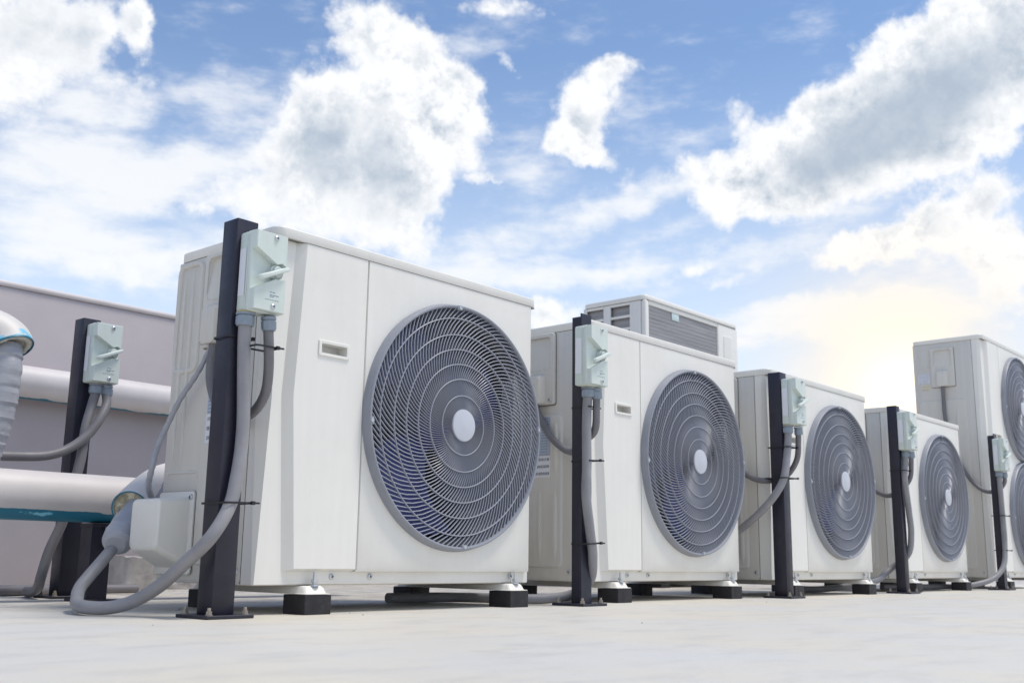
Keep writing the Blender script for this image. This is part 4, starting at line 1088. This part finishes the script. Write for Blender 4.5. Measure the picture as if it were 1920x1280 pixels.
stand = thing('pipe_stand', 'short black steel stand under the lower beige pipe', 'stand', (1.497, 2.835, 0))
def stand_fn(mb):
    mb.box(-0.030, 0.030, -0.030, -0.024, 0.0065, 0.2000, 0.001, 1)
    mb.box(-0.030, -0.024, -0.0239, 0.030, 0.0065, 0.2000, 0.001, 1)
    mb.box(-0.032, 0.060, -0.034, 0.034, 0.2003, 0.2095, 0.001, 1)
part('stand_leg', BLACK, stand, stand_fn)
part('base_plate', BLACK, stand, lambda mb: mb.box(-0.05, 0.05, -0.05, 0.05, 0.0004, 0.0064, 0.001, 1))
def sb(mb):
    mb.cyl((0.012, -0.043, 0.190), (0.012, -0.043, 0.1995), 0.009, None, 6); mb.cyl((0.012, -0.043, 0.175), (0.012, -0.043, 0.190), 0.0045, None, 10)
    mb.box(0.0, 0.024, -0.053, -0.033, 0.1998, 0.2002)
part('stand_bolt', ZINC, stand, sb)

# ------------------------------------------------------------------ rough pieces behind and below
def rough_block(mb, x0, x1, y0, y1, z1, nx, ny, seed, amp):
    rnd = random.Random(seed)
    top = [[(x0+(x1-x0)*i/nx + rnd.uniform(-amp, amp), y0+(y1-y0)*j/ny + rnd.uniform(-amp, amp), z1*(0.93+0.14*rnd.random())) for i in range(nx+1)] for j in range(ny+1)]
    vs = [p for r in top for p in r]; fs = []
    for j in range(ny):
        for i in range(nx):
            a = j*(nx+1)+i; fs.append((a, a+1, a+nx+2, a+nx+1))
    edge = list(range(nx+1)) + [j*(nx+1)+nx for j in range(1, ny+1)] + [ny*(nx+1)+i for i in range(nx-1, -1, -1)] + [j*(nx+1) for j in range(ny-1, 0, -1)]
    prev = edge
    for lev, zf in enumerate((0.55, 0.0)):
        cur = []
        for e in edge:
            p = top[e//(nx+1)][e % (nx+1)]
            cur.append(len(vs)); vs.append((p[0]+rnd.uniform(-amp, amp)*0.8, p[1]+rnd.uniform(-amp, amp)*0.8, z1*zf if zf else 0.0005))
        for k in range(len(edge)):
            n = (k+1) % len(edge); fs.append((prev[k], prev[n], cur[n], cur[k]))
        prev = cur
    mb.add(vs, fs)
tag(part('concrete_lump', MORTAR, None, lambda mb: rough_block(mb, 2.03, 2.19, 3.62, 3.74, 0.115, 5, 4, 6, 0.012), angle=1.2), 'rough grey concrete lump at the foot of the wall behind the valve cover', 'rubble')
tag(part('concrete_lump', MORTAR, None, lambda mb: rough_block(mb, 2.21, 2.42, 3.66, 3.80, 0.03, 5, 4, 8, 0.012), angle=1.2), 'low crumbled concrete piece lying right of the larger lump by the wall', 'rubble')
def grit(mb):
    rnd = random.Random(12)
    spots = [(1.30, 3.0), (1.45, 2.32), (0.95, 2.7), (1.7, 2.2), (1.9, 2.25), (1.62, 2.3)]
    for k in range(90):
        x, y = (rnd.uniform(0.4, 6.5), rnd.uniform(1.2, 3.9)) if k >= len(spots) else spots[k]
        if k > 35: x, y = rnd.uniform(1.6, 2.6), rnd.uniform(3.3, 3.95)
        s = rnd.uniform(0.0006, 0.0016) if k >= len(spots) else 0.0022
        t = MB(); t.box(-s, s, -s*0.8, s*0.8, 0, s*1.1)
        a = rnd.uniform(0, PI); c, sn = math.cos(a), math.sin(a)
        mb.add([(x+p[0]*c-p[1]*sn+rnd.uniform(-s, s)*0.3, y+p[0]*sn+p[1]*c, p[2]+0.0003) for p in t.v], t.f)
g = part('floor_grit', MORTAR, None, grit); g['kind'] = 'stuff'
